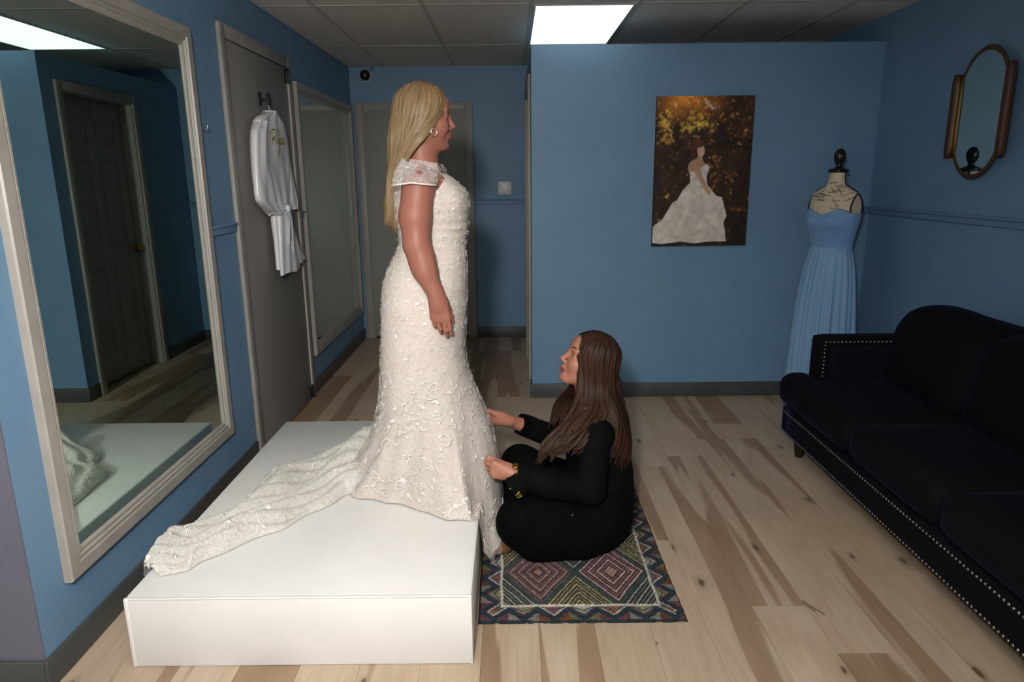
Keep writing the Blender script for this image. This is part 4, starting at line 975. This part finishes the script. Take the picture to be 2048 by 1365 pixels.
# ---- gown surface
hem = [(0, (-.035, 2.66, .075)), (20, (-.035, 2.80, .10)), (40, (-.12, 2.92, .20)), (65, (-.22, 3.02, .247)), (90, (-.38, 3.10, .247)), (120, (-.56, 3.12, .247)), (150, (-.70, 3.02, .247)), (180, (-.76, 2.84, .247)), (205, (-.72, 2.66, .247)), (228, (-.63, 2.565, .247)), (250, (-.50, 2.50, .247)), (270, (-.38, 2.455, .247)), (290, (-.26, 2.375, .247)), (308, (-.155, 2.345, .247)), (322, (-.118, 2.375, .11)), (334, (-.105, 2.42, .045)), (348, (-.055, 2.48, .06)), (360, (-.035, 2.66, .075))]
HA = np.array([h[0] for h in hem], float); HP_ = np.array([h[1] for h in hem])
GT = {}
def gown_pt(u, v, add=0.0):
    """u angle 0..2pi (0 = +X front of her body, 3pi/2 = towards the camera), v 0 top .. 1 hem. arrays welcome"""
    u = np.asarray(u, float); v = np.asarray(v, float); u, v = np.broadcast_arrays(u, v); deg = np.degrees(np.mod(u, 2 * PI))
    dfb = np.minimum(deg, 360 - deg)
    ztop = 1.512 - .035 * np.clip((dfb - 100) / 80, 0, 1) + .0 * deg - .015 * np.exp(-(dfb / 25) ** 2)
    zw = .736; s = v / .42; z = np.where(v < .42, ztop + (zw - ztop) * s, zw)
    R = np.array(sorted(GR)); b, f, ry = (np.interp(z, R[:, 0], R[:, k]) for k in (1, 2, 3))
    cx, rx = (b + f) / 2, (f - b) / 2; add_ = add + .004
    e = 2.25; cu, su = np.cos(u), np.sin(u); n_ = (np.abs(cu) ** e + np.abs(su) ** e) ** (-1 / e)
    X0 = cx + (rx + add_) * cu * n_; Y0 = GY0 + (ry + add_) * su * n_; Z0 = z
    bust = .014 * np.exp(-((z - 1.41) / .045) ** 2) * np.exp(-((np.minimum(deg, 360 - deg) - 38) / 20) ** 2); X0 = X0 + bust * .3; Y0 = Y0 + bust * np.sign(su)
    t = np.clip((v - .42) / .58, 0, 1)
    hx, hy, hz = (np.interp(deg, HA, HP_[:, k]) for k in range(3))
    front = np.exp(-(dfb / 42) ** 2); pw = 2.4 - 1.25 * front; wgt = t ** pw
    wgt = wgt * (1 - .0 * front)
    # cloth flares early where the seated woman lifts it
    X = X0 + (hx - X0) * wgt; Y = Y0 + (hy - Y0) * (t ** 1.8); Z = zw + (hz - zw) * t ** (1.0 + .0 * front)
    bul = front * np.sin(np.clip(t * 1.15, 0, 1) * PI) * .036; X = X + bul
    fold = (np.sin(u * 9 + 2.0 * np.sin(u * 2) + t * 1.5) * .6 + np.sin(u * 17 + 1 + t * 2.2) * .4); amp = .017 * t ** 1.3 * (1 - .5 * front)
    rad = np.stack([cu, su], -1); X = X + rad[..., 0] * (fold * amp + add * t); Y = Y + rad[..., 1] * (fold * amp + add * t)
    wr = .0042 * np.sin((z * 190) + 2.5 * np.sin(u * 1.7) + 5 * cu) * np.exp(-((z - 1.31) / .07) ** 2)
    low = v < .42
    X = np.where(low, X0 + rad[..., 0] * wr, X); Y = np.where(low, Y0 + rad[..., 1] * wr, Y); Z = np.where(low, Z0, Z)
    # lie on the platform, never in it
    over = (X < -.128) & (X > PX0); Z = np.where(over, np.maximum(Z, PZ + .003 + add), Z)
    lip = ~over & (X < -.119) & (Z < PZ); X = np.where(lip, -.119, X)
    return np.stack([X, Y, Z], -1)
M_tulle = bpy.data.materials.new('champagne_tulle')
def lace_base(m, c1, c2, alpha=None):
    m.use_nodes = True; b = bs(m); b.inputs['Roughness'].default_value = .7; b.inputs['Specular IOR Level'].default_value = .25; b.inputs['Sheen Weight'].default_value = .1
    v = coords(m); n = nd(m, 'ShaderNodeTexNoise'); n.inputs['Scale'].default_value = 42; n.inputs['Detail'].default_value = 4; n.inputs['Distortion'].default_value = 2.2; lk(m, v, n.inputs['Vector'])
    lk(m, ramp(m, n.outputs[0], [(.40, lin(c1)), (.56, lin(c2))]), b.inputs['Base Color'])
    bb_ = nd(m, 'ShaderNodeBump'); bb_.inputs['Strength'].default_value = .3; bb_.inputs['Distance'].default_value = .0015; lk(m, n.outputs[0], bb_.inputs['Height']); lk(m, bb_.outputs[0], b.inputs['Normal'])
    if alpha is not None:
        lk(m, ramp(m, n.outputs[0], [(.42, (alpha,) * 3), (.58, (min(1, alpha + .14),) * 3)]), b.inputs['Alpha'])
lace_base(M_tulle, (198, 186, 177), (212, 202, 194))
M_tulle2 = bpy.data.materials.new('sheer_tulle'); lace_base(M_tulle2, (216, 212, 206), (222, 219, 214), .16)
M_lace = mat('ivory_lace', (230, 224, 219), .6, spec=.4); M_bead = mat('crystal_bead', (232, 232, 236), .15, .3)
nu, nv = 200, 170
UU, VV = np.meshgrid(np.arange(nu) / nu * 2 * PI, np.linspace(0, 1, nv), indexing='ij')
gown = mk('gown', gown_pt(UU, VV).reshape(-1, 3), grid_faces(nu, nv, True, False), M_tulle, br, True); rel(gown, br)
def gchild(o): return o
# sheer outer layer over the lower skirt with a scalloped edge
UU, VV = np.meshgrid(np.arange(nu) / nu * 2 * PI, np.linspace(.03, 1.0, 120), indexing='ij')
P = gown_pt(UU, VV, .0025 + .0095 * np.clip((VV - .3) / .3, 0, 1)); P[..., 2] -= np.where((P[..., 0] > -.125), 0.012, 0) * np.clip(VV - .5, 0, 1) * 2 * (1 + np.sin(UU * 22))
gchild(mk('overskirt', P.reshape(-1, 3), grid_faces(nu, 120, True, False), M_tulle2, gown, True))

# ---- lace motifs that follow a surface
def motif_shapes(rr):
    k = rr.random(); out = []
    if k < .5:                                   # scroll
        a = np.linspace(0, 1, 15); ang = a * rr.uniform(4.2, 6.0); r = .020 * (1 - a * .8)
        out.append((np.stack([r * np.cos(ang), r * np.sin(ang)], 1), .0026 * (1 - a * .4)))
        out.append((np.stack([.020 + .012 * a[:8], -.026 * a[:8] * 1.8 + .02 * a[:8] ** 2], 1), .0020 * np.ones(8)))
    elif k < .8:                                 # leaf sprig
        for q in range(rr.randint(3, 5)):
            an = q * .62 - .9; a = np.linspace(0, 1, 7); L = rr.uniform(.012, .02)
            out.append((np.stack([math.cos(an) * a * L, math.sin(an) * a * L + .004 * np.sin(a * 3)], 1), .0036 * np.sin(a * PI * .9 + .25)))
    else:                                        # five-petal flower
        for q in range(5):
            an = q * 2 * PI / 5; a = np.linspace(0, 1, 6)
            out.append((np.stack([math.cos(an) * (.003 + a * .011), math.sin(an) * (.003 + a * .011)], 1), .0038 * np.sin(a * PI * .85 + .35)))
    return out
def lay_motifs(f, seeds, name, parent, scale=1.0, off=.0005, beads=True):
    rr = random.Random(len(seeds)); J = Join(); JB = Join(); k = 5
    for (u, v, sc_) in seeds:
        e = .002; P0 = f(u, v); Su = (f(u + e, v) - P0) / e; Sv = (f(u, v + e) - P0) / e; lu, lv = np.linalg.norm(Su) + 1e-6, np.linalg.norm(Sv) + 1e-6
        rot = rr.uniform(0, 2 * PI); c, s = math.cos(rot), math.sin(rot); fl = rr.choice([-1, 1])
        for pts, w_ in motif_shapes(rr):
            q = pts * sc_ * scale; q = np.stack([(q[:, 0] * c - q[:, 1] * s) * fl, q[:, 0] * s + q[:, 1] * c], 1)
            uu = u + q[:, 0] / lu; vv = np.clip(v + q[:, 1] / lv, .0, .999)
            Q = f(uu, vv); A = f(uu + .004, vv) - Q; B = f(uu, np.clip(vv + .002, 0, 1.0)) - Q; N = np.cross(A, B); N /= np.linalg.norm(N, axis=1, keepdims=True) + 1e-12
            N *= np.sign(np.sum(N * (Q - np.array(lay_motifs.center)), 1, keepdims=True) + 1e-9) if lay_motifs.center is not None else 1
            Q = Q + N * off
            Vt, Ft = tube_geo(Q, np.maximum(w_ * sc_ * .16, .0004), k, r2=w_ * sc_ * scale * 1.05, N=N, cap=False); J.add(Vt, Ft)
    o = J.build(name, M_lace, parent); tag(o, kind='stuff'); return o
lay_motifs.center = np.array([-.33, 2.70, .9])
rr = random.Random(77); seeds = []
def gcell(nz_, nuu, v0, v1, keep, s0, s1, u0=PI * .75, u1=PI * 2.25):
    for i in range(nz_):
        for j in range(nuu):
            if rr.random() < keep: seeds.append((u0 + (j + rr.uniform(.1, .9)) / nuu * (u1 - u0), v0 + (i + rr.uniform(.1, .9)) / nz_ * (v1 - v0), rr.uniform(s0, s1)))
gcell(17, 20, .02, .40, .8, .55, .85); gcell(12, 18, .02, .27, .7, .5, .8); gcell(14, 20, .40, .66, .72, .7, 1.05); gcell(9, 18, .66, .86, .42, .8, 1.2); gcell(6, 32, .86, .985, .62, .8, 1.25)
gchild(lay_motifs(lambda u, v: gown_pt(u, v, .0038 + .0095 * np.clip((np.asarray(v) - .3) / .3, 0, 1)), seeds, 'lace_applique', gown))
J = Join()
for _ in range(620):
    u = rr.uniform(PI * .8, PI * 2.2); v = rr.uniform(.01, .66) ** 1.0; p = gown_pt(u, v, .005 + .0095 * min(1, max(0, (v - .3) / .3))); r = rr.uniform(.0012, .0024)
    J.add([p + np.array(q) * r for q in ((1, 0, 0), (-1, 0, 0), (0, 1, 0), (0, -1, 0), (0, 0, 1), (0, 0, -1))], [(0, 2, 4), (2, 1, 4), (1, 3, 4), (3, 0, 4), (2, 0, 5), (1, 2, 5), (3, 1, 5), (0, 3, 5)])
gchild(tag(J.build('crystal_beads', M_bead, gown, False), kind='stuff'))
# cap sleeves
def sleeve_pt(s):
    def f(u, v, add=0.0):
        u = np.asarray(u, float); v = np.asarray(v, float); u, v = np.broadcast_arrays(u, v); t = v
        cx = -.330 - .012 * t; cy = GY0 + s * (.105 + .085 * t); cz = 1.556 - .078 * t
        bl = .012 * np.sin(t * PI); rx = .064 + .012 * t + add + bl * .8; ry = .042 + .028 * t + add + bl * .8
        cu, su = np.cos(u), np.sin(u); z = cz + .010 * cu * (1 - t) * -1 - .010 * np.abs(cu) * t + np.where(s * su < 0, .0, -.014) * (1 - t) * np.abs(su)
        return np.stack([cx + rx * cu, cy + ry * su, z], -1)
    return f
M_sheer = bpy.data.materials.new('sheer_lace_sleeve'); lace_base(M_sheer, (222, 214, 210), (232, 228, 226), .30)
for s in (-1, 1):
    f = sleeve_pt(s); UU, VV = np.meshgrid(np.arange(48) / 48 * 2 * PI, np.linspace(0, 1, 10), indexing='ij')
    sl = gchild(mk('cap_sleeve', f(UU, VV).reshape(-1, 3), grid_faces(48, 10, True), M_sheer, gown, True))
    lay_motifs.center = np.array([-.33, GY0 + s * .12, 1.45])
    sd_ = [(i / 18 * 2 * PI + rr.uniform(0, .2), .2 + .3 * (i % 3), rr.uniform(.5, .75)) for i in range(18)]
    o = lay_motifs(lambda u, v, f=f: f(u, v, .004), sd_, 'sleeve_lace', gown); gchild(o)
    P = f(np.linspace(0, 2 * PI, 41)[:-1], np.full(40, 1.0), .001); Vt, Ft = tube_geo(P, .003, 6, closed=True, r2=.005, N=[(0, 0, 1)] * 40); gchild(mk('sleeve_binding', Vt, Ft, M_lace, gown, True))

# ---- train: a gathered length of lace lying across the platform
TP = crom([(-.60, 2.90), (-.72, 2.82), (-.82, 2.70), (-.90, 2.52), (-1.00, 2.36), (-1.10, 2.20), (-1.17, 2.11), (-1.212, 2.045)], 90)
TWd = np.interp(np.linspace(0, 1, 90), [0, .12, .3, .45, .6, .8, .93, 1], [.20, .25, .22, .15, .13, .115, .10, .07])
THt = np.interp(np.linspace(0, 1, 90), [0, .12, .3, .5, .8, .93, 1], [.16, .13, .10, .075, .065, .05, .03])
def train_pt(u, v, add=0.0):
    """u across 0..pi, v along"""
    u = np.asarray(u, float); v = np.asarray(v, float); u, v = np.broadcast_arrays(u, v); i = np.clip(v, 0, .9999) * 89; i0 = i.astype(int); f = (i - i0)[..., None]
    P = TP[i0] * (1 - f) + TP[np.minimum(i0 + 1, 89)] * f; D = TP[np.minimum(i0 + 1, 89)] - TP[np.maximum(i0 - 0, 0)]; D = np.where(np.linalg.norm(D, axis=-1, keepdims=True) > 1e-9, D, TP[89] - TP[88]); D = D / np.linalg.norm(D, axis=-1, keepdims=True)
    Nn = np.stack([D[..., 1], -D[..., 0]], -1); w = np.interp(i, np.arange(90), TWd); h = np.interp(i, np.arange(90), THt); q = np.cos(u)
    wv = 1 + .10 * np.sin(v * 17 + 1.2 * np.sign(q)) + .05 * np.sin(v * 41 + q * 2)
    xy = P + Nn * (q * (w + add) * wv)[..., None]
    z = np.abs(np.sin(u)) ** .8 * h * (.72 + .28 * np.sin(v * 15 + q * 3.0)) + .013 * np.sin(q * 9 + v * 12) * np.sin(u) + .008 * np.sin(q * 21 - v * 30) * np.sin(u) + add * np.sin(u)
    Z = PZ + .004 + np.maximum(z, 0)
    hang = np.clip((PX0 - .004 - xy[..., 0]) / .03, 0, 3); Z = Z - hang ** 1.2 * .045
    X = np.where(hang > 0, np.maximum(xy[..., 0], PX0 - .030 - .01 * np.sin(u * 3)), xy[..., 0])
    return np.stack([X, xy[..., 1], Z], -1)
UU, VV = np.meshgrid(np.linspace(0, PI, 60), np.linspace(0, 1, 200), indexing='ij')
M_train = bpy.data.materials.new('train_tulle'); lace_base(M_train, (218, 216, 209), (221, 219, 213), .6)
gchild(mk('train', train_pt(UU, VV).reshape(-1, 3), grid_faces(60, 200), M_train, gown, True))
P = train_pt(UU, VV, .0) ; P2 = P.copy(); P2[..., 2] = PZ + .003 + (P[..., 2] - PZ - .003) * .55
gchild(mk('train_lining', P2.reshape(-1, 3), grid_faces(60, 200), mat('train_lining_cloth', (214, 212, 205), .8), gown, True))
lay_motifs.center = np.array([-.9, 2.5, -3.0]); sd_ = []
for i in range(46):
    for j in range(7):
        if rr.random() < .42: sd_.append((.25 + (j + rr.random()) / 7 * 2.6, (i + rr.random()) / 46, rr.uniform(.8, 1.3)))
gchild(lay_motifs(lambda u, v: train_pt(u, v, .003), sd_, 'train_lace', gown))
# ring on her hand
rp = np.array([-.229, 2.487, .968]); P = [rp + np.array([.0098 * math.cos(a), .0098 * math.sin(a), .0]) for a in np.linspace(0, 2 * PI, 19)[:-1]]
Vt, Ft = tube_geo(P, .0012, 6, closed=True); rg = rel(mk('ring', Vt, Ft, M_silver, br, True), br)

# ------------------------------------------------------------------ the seated consultant
ps = empty('person', (.33, 2.72, .018)); tag(ps, 'brown-haired woman in a black suit sitting on the rug, holding the gown hem', 'person')
th_ = math.radians(21); ya = math.radians(-172 - 0)          # faces -X, chin lifted, turned slightly to the camera
fz = np.array([math.cos(math.radians(184)) * math.cos(th_), math.sin(math.radians(184)) * math.cos(th_), math.sin(th_)])
upv = np.array([0, 0, 1.]); lf = unit(np.cross(upv, fz)); up2 = np.cross(fz, lf); SM = np.stack([fz, lf, up2], 1); SC = np.array([.312, 2.72, .752])
F = Field((-.16, 2.36, .008), (.56, 3.06, .91), .004)
T2 = head(F, SC, SM)
F.cone(T2(-.03, 0, -.045), (.345, 2.72, .56), .048, .054, .03); F.cone(T2(-.005, 0, -.06), (.315, 2.72, .56), .04, .052, .03)
F.cone((.345, 2.72, .50), (.355, 2.72, .28), .115, .105, .05); F.cone((.36, 2.65, .13), (.36, 2.79, .13), .115, .115, .05)
F.cone((.34, 2.575, .515), (.34, 2.865, .515), .052, .052, .04)
LA = [(.325, 2.56, .505), (.30, 2.485, .305), (.14, 2.462, .340), (.002, 2.472, .381)]        # near (left) arm
RA = [(.325, 2.88, .505), (.20, 2.93, .345), (.07, 2.87, .420), (-.030, 2.815, .476)]         # far (right) arm
F.chain(LA, [.046, .038, .034, .025], .015); F.chain(RA, [.046, .038, .034, .025], .015)
hand(F, (-.004, 2.472, .382), (-1, .02, .22), (.0, 1, -.1), (.15, .05, 1), ((.75, .75, .45), (.85, .8, .5), (.95, .85, .5), (1.05, .85, .5)), (.97, .20, .20), .95, thumbcurl=.0)
hand(F, (-.036, 2.812, .479), (-.96, -.04, .22), (-.0, -1, -.2), (.15, .0, 1), ((.35, .75, .6), (.7, .9, .6), (.85, .95, .6), (1.0, .95, .6)), (.95, .25, .2), .95, thumbcurl=.05)
NL = [(.34, 2.62, .115), (.03, 2.505, .155), (.27, 2.50, .06)]     # near leg: hip, knee, ankle
FL = [(.34, 2.82, .115), (.03, 2.90, .235), (-.03, 2.60, .062)]
F.chain(NL, [.090, .060, .040], .03); F.chain(FL, [.090, .060, .040], .03); F.plane_cut((.3, 2.6, .022), (0, 0, -1), (-.16, 2.36, .0), (.58, 3.06, .05), .006)
b2 = F.build('body', [M_skin2, M_lip2], ps); rel(b2, ps); paint_lips(b2, T2, SM, SC)
face_parts(ps, T2, SM, (66, 74, 60), (70, 46, 32))
for c in ps.children:
    if c.name.startswith(('eye', 'brow')): rel(c, ps)
M_suit = textured('black_suit_cloth', (5, 5, 6), (3, 3, 4), 20, .85, .25, 40, .004, spec=.12)
M_trou = textured('black_trouser_cloth', (4, 4, 4), (2, 2, 3), 20, .85, .25, 30, .004, spec=.1)
F = Field((-.02, 2.36, .008), (.58, 3.06, .66), .0045)
F.cone((.345, 2.72, .475), (.36, 2.72, .26), .136, .128, .05); F.cone((.368, 2.72, .26), (.372, 2.72, .14), .130, .140, .05)
F.cone((.34, 2.585, .498), (.34, 2.855, .498), .070, .070, .05); F.cone((.36, 2.66, .17), (.36, 2.78, .17), .125, .125, .05)
F.chain(LA[:3] + [(.035, 2.468, .372)], [.064, .056, .053, .047], .02); F.chain(RA[:3], [.062, .055, .048], .02)
F.cone((.345, 2.66, .545), (.345, 2.78, .545), .060, .060, .03)
F.plane_cut((.345, 2.72, .60), (-.25, 0, 1), (.1, 2.5, .55), (.6, 2.95, .68), .006)
F.chain([T2(.03, 0, -.10), (.225, 2.72, .60), (.20, 2.72, .50)], [.05, .045, .012], .02) if False else None
F.cone((.20, 2.72, .60), (.215, 2.72, .46), .055, .004, .01, True)      # open neckline
F.plane_cut((.37, 2.72, .115), (.15, 0, -1), (.1, 2.4, .0), (.6, 3.04, .2), .006)
F.plane_cut((.012, 2.46, .375), (-1, 0, .1), (-.1, 2.36, .28), (.045, 2.6, .48), .004)
jk = rel(F.build('jacket', M_suit, ps), ps)
def ring_of(c, d, r, n=28, sq=1.0):
    d = unit(d); a = unit(np.cross(d, (0, 1, .3))); b = np.cross(d, a); return [np.array(c) + (a * math.cos(t) + b * math.sin(t) * sq) * r for t in np.linspace(0, 2 * PI, n + 1)[:-1]]
# turned-back cuff of the near sleeve with a little yellow flower embroidery
cuff_c = np.array([.018, 2.470, .352]); Vt, Ft = tube_geo([cuff_c + np.array([.048, .0, .02]), cuff_c + np.array([.02, -.002, .006]), cuff_c + np.array([-.012, -.002, -.018]), cuff_c + np.array([-.022, -.002, -.026])], [.050, .053, .056, .050], 24)
cf = mk('cuff', Vt, Ft, M_suit, jk, True)
J = Join(); cb = bvh_of(cf); rr = random.Random(9)
for cx, cz in ((-.020, .335), (-.018, .342), (.012, .318), (.018, .306), (.020, .326), (.026, .314)):
    for k in range(6):
        D = drape(cb, [(cx + rr.uniform(-.006, .006), 2.40, cz + rr.uniform(-.006, .006))], (0, 1, 0), .001)
        if D:
            p = np.array(D[0]); r = rr.uniform(.0014, .0026); J.add([p + np.array(q) * r for q in ((1, 0, 0), (-1, 0, 0), (0, 1, 0), (0, -1, 0), (0, 0, 1), (0, 0, -1))], [(0, 2, 4), (2, 1, 4), (1, 3, 4), (3, 0, 4), (2, 0, 5), (1, 2, 5), (3, 1, 5), (0, 3, 5)])
if J.n: tag(J.build('flower_embroidery', mat('yellow_thread', (206, 190, 40), .6), jk, False), kind='stuff')
# rolled far cuff
Vt, Ft = tube_geo([(.085, 2.878, .412), (.06, 2.865, .428), (.030, 2.85, .444)], [.050, .050, .047], 20); mk('cuff', Vt, Ft, M_suit, jk, True)
# trousers
F = Field((-.14, 2.36, .012), (.58, 3.06, .38), .0045)
F.cone((.365, 2.63, .145), (.365, 2.81, .145), .128, .128, .05)
F.chain(NL, [.125, .092, .062], .05); F.chain(FL[:2] + [(.0, 2.70, .12)], [.118, .080, .058], .04)
F.cone((.36, 2.60, .11), (.12, 2.50, .105), .095, .085, .05); F.cone((.34, 2.53, .075), (.08, 2.475, .075), .060, .060, .05)
F.cone((.03, 2.505, .21), (.20, 2.54, .21), .055, .06, .04)
F.plane_cut((.3, 2.6, .0185), (0, 0, -1), (-.14, 2.36, .0), (.58, 3.06, .05), .006)
tr = rel(F.build('trousers', M_trou, ps), ps)
box('pocket_button', .225, .231, 2.40, 2.404, .1, .106, M_silver, tr); pb = bpy.data.objects['pocket_button']; D = drape(bvh_of(tr), [(.228, 2.3, .205)], (0, 1, 0), .001)
if D: pb.data.transform(Matrix.Translation(Vector(D[0]) - Vector((.228, 2.402, .103))))
# ankle boot peeping out under the gown hem
F = Field((-.16, 2.42, .010), (.08, 2.72, .15), .0035)
F.chain([(-.01, 2.60, .075), (-.015, 2.585, .05)], [.046, .044], .02); F.chain([(-.0, 2.59, .045), (-.045, 2.54, .040), (-.09, 2.505, .034)], [.036, .036, .027], .02)
F.plane_cut((0, 2.55, .0185), (0, 0, -1), (-.16, 2.42, .0), (.08, 2.72, .05), .004); F.plane_cut((0, 2.6, .115), (0, 0, 1), (-.16, 2.42, .1), (.08, 2.72, .16), .004)
rel(F.build('ankle_boot', textured('brown_suede', (112, 74, 48), (96, 62, 40), 30, .85, .3, 200), ps), ps)
F = Field((.16, 2.42, .010), (.46, 2.66, .13), .004)
F.chain([(.25, 2.52, .05), (.30, 2.53, .048), (.37, 2.56, .042)], [.040, .038, .030], .02); F.plane_cut((.3, 2.55, .0185), (0, 0, -1), (.1, 2.4, 0), (.5, 2.7, .05), .004)
rel(F.build('ankle_boot', bpy.data.materials['brown_suede'], ps), ps)
# gold watch and grey bracelet
wc = (.010, 2.470, .386); wd = np.array(LA[3]) - np.array(LA[2])
Vt, Ft = tube_geo(ring_of(wc, wd, .0295), .0028, 8, closed=True, N=[wd] * 28, r2=.0028); Vt = np.array(Vt); wt = rel(mk('watch', Vt, Ft, M_brass, ps, True), ps)
lathe('watch_case', [(.013, 0), (.0145, .003), (.0135, .007), (.011, .008)], (0, 0, 0), M_brass, wt, 20); o = bpy.data.objects['watch_case']; o.location = (wc[0] - .003, wc[1] - .012, wc[2] + .029); o.rotation_euler = (.35, -.1, 0)
bc_ = np.array(RA[3]) * .82 + np.array(RA[2]) * .18; wd = np.array(RA[3]) - np.array(RA[2])
Vt, Ft = tube_geo(ring_of(bc_, wd, .0285), .0035, 8, closed=True, N=[wd] * 28, r2=.0022); rel(mk('bracelet', Vt, Ft, mat('grey_band', (92, 104, 106), .6), ps, True), ps)
# long brown hair: one fall down the back, one swept over the near shoulder
def seated_hair():
    rr = random.Random(31); paths = []
    def skull(ph, th, g=1.0): return -.014 + .106 * g * math.cos(ph) * math.sin(th * PI / 2), .084 * g * math.sin(ph) * math.sin(th * PI / 2), .036 + .099 * g * math.cos(th * PI / 2)
    W = lambda p: T2(*p)
    for layer in range(3):
        g = 1 - .03 * layer; n = 44
        for s in (-1, 1):
            for i in range(n):
                a = (i + rr.random() * .8) / n; ph = .42 + a * (PI - .44); x0 = .070 - .135 * a; z0 = .036 + .101 * g * math.sqrt(max(.05, 1 - ((x0 + .012) / .108) ** 2))
                loc = [(x0, s * .003, z0), (x0 * .97, s * .03, z0 - .006)]
                x, y, z = skull(ph, .42, g); loc.append((x * .85 + x0 * .15, s * y, z))
                x, y, z = skull(ph, .72, g); loc.append((x, s * y, z)); x, y, z = skull(ph + .10 * (1 - a), 1.0, g); loc.append((x - .006 * (1 - a), s * (y + .003), z - .01))
                pts = [W(np.array(p) + np.array([rr.uniform(-.002, .002) for _ in range(3)])) for p in loc]; nr = [SM @ x1n(p) for p in loc]; nr[0] = SM @ np.array([0, s * .1, 1.]); nr[1] = SM @ np.array([0, s * .3, .95])
                y_ = SC[1] - s * -1 * 0 + (-s) * 0
                side = -1 if (lf[1] * s) < 0 else 1            # -1: towards the camera
                j = lambda q: rr.uniform(-q, q)
                if side < 0:
                    KA = [(.262, 2.632, .665), (.235, 2.590, .590), (.180, 2.545, .530), (.120, 2.515, .470), (.082, 2.500, .425)]
                    KB = [(.335, 2.628, .665), (.330, 2.580, .600), (.290, 2.535, .555), (.225, 2.490, .500), (.180, 2.480, .455)]
                    KC = [(.375, 2.632, .660), (.395, 2.585, .600), (.405, 2.565, .545), (.400, 2.550, .480), (.385, 2.545, .420)]
                    KD = [(.405, 2.650, .655), (.432, 2.625, .575), (.458, 2.615, .480), (.462, 2.610, .390), (.448, 2.615, .325)]
                    KE = [(.426, 2.720, .655), (.450, 2.715, .575), (.474, 2.705, .480), (.468, 2.700, .385), (.450, 2.695, .320)]
                    K = np.array([KA, KB, KC, KD, KE]); ka = np.interp(a, [0, .34, .52, .72, 1], [0, 1, 2, 3, 4]); k0 = int(min(ka, 3.999)); tl_ = K[k0] * (1 - ka + k0) + K[k0 + 1] * (ka - k0)
                    tail = [tuple(p + np.array([j(.003 + .004 * q_), j(.003), j(.002 + .006 * q_)])) for q_, p in enumerate(tl_)]
                    bk_ = min(1, max(0, (a - .4) / .4)); tn = [(-.3 * (1 - bk_) + bk_, -1 + .3 * bk_, .35 * (1 - bk_) + .1)] * 5
                elif side > 0 and a < .4:
                    q = a / .4
                    tail = [(.262 + .08 * q, 2.80, .665), (.235 + .12 * q, 2.83, .60), (.20 + .15 * q, 2.86, .55), (.18 + .16 * q, 2.87, .50), (.16 + .15 * q + j(.01), 2.86, .43 + j(.02))]
                    tn = [(-.3, 1, .1)] * 5
                else:
                    q = (a - .4) / .6; sp = (1 - q) * .085 * side
                    tail = [(.398 + .028 * q, 2.72 + sp, .655), (.418 + .032 * q, 2.715 + sp * 1.1, .575), (.442 + .030 * q, 2.705 + sp * 1.15, .48), (.445 + .022 * q + j(.006), 2.70 + sp * 1.1, .385), (.432 + .018 * q + j(.008), 2.695 + sp * 1.0 + j(.008), .325 + j(.03))]
                    tn = [(1, .4 * side, .1), (1, .5 * side, 0.1), (1, .5 * side, .2), (1, .5 * side, 0), (1, .5 * side, 0)]
                pts += [np.array(p, float) for p in tail]; nr += [unit(v) for v in tn]
                paths.append((pts, rr.uniform(.007, .012), rr.uniform(.0026, .0042), nr))
    return paths
M_brown = hair_mat('brown_hair', (46, 28, 18), (29, 17, 12), (70, 43, 28), .5, (.9, .85, .8), .22)
h2 = rel(locks('hair', seated_hair(), M_brown, ps, 28), ps)
F = Field((.10, 2.50, .30), (.52, 2.90, .90), .005)
F.ell(T2(-.026, 0, .030), (.090, .077, .095), SM, .02)
F.chain([T2(-.05, 0, .0), (.395, 2.72, .66), (.425, 2.715, .57), (.45, 2.705, .47), (.452, 2.70, .39)], [.066, .048, .036, .026, .016], .02)
F.chain([T2(-.04, -.03 * np.sign(lf[1]), 0), (.33, 2.655, .66), (.29, 2.60, .59), (.22, 2.545, .53)], [.044, .030, .020, .012], .02)
F.plane_cut(T2(.035, 0, .05), SM @ np.array([1, 0, -.75]), T2(.1, 0, .0) - .15, T2(.1, 0, 0) + .15)
F.build('hair_mass', mat('brown_hair_inner', (48, 32, 24), .6), h2)
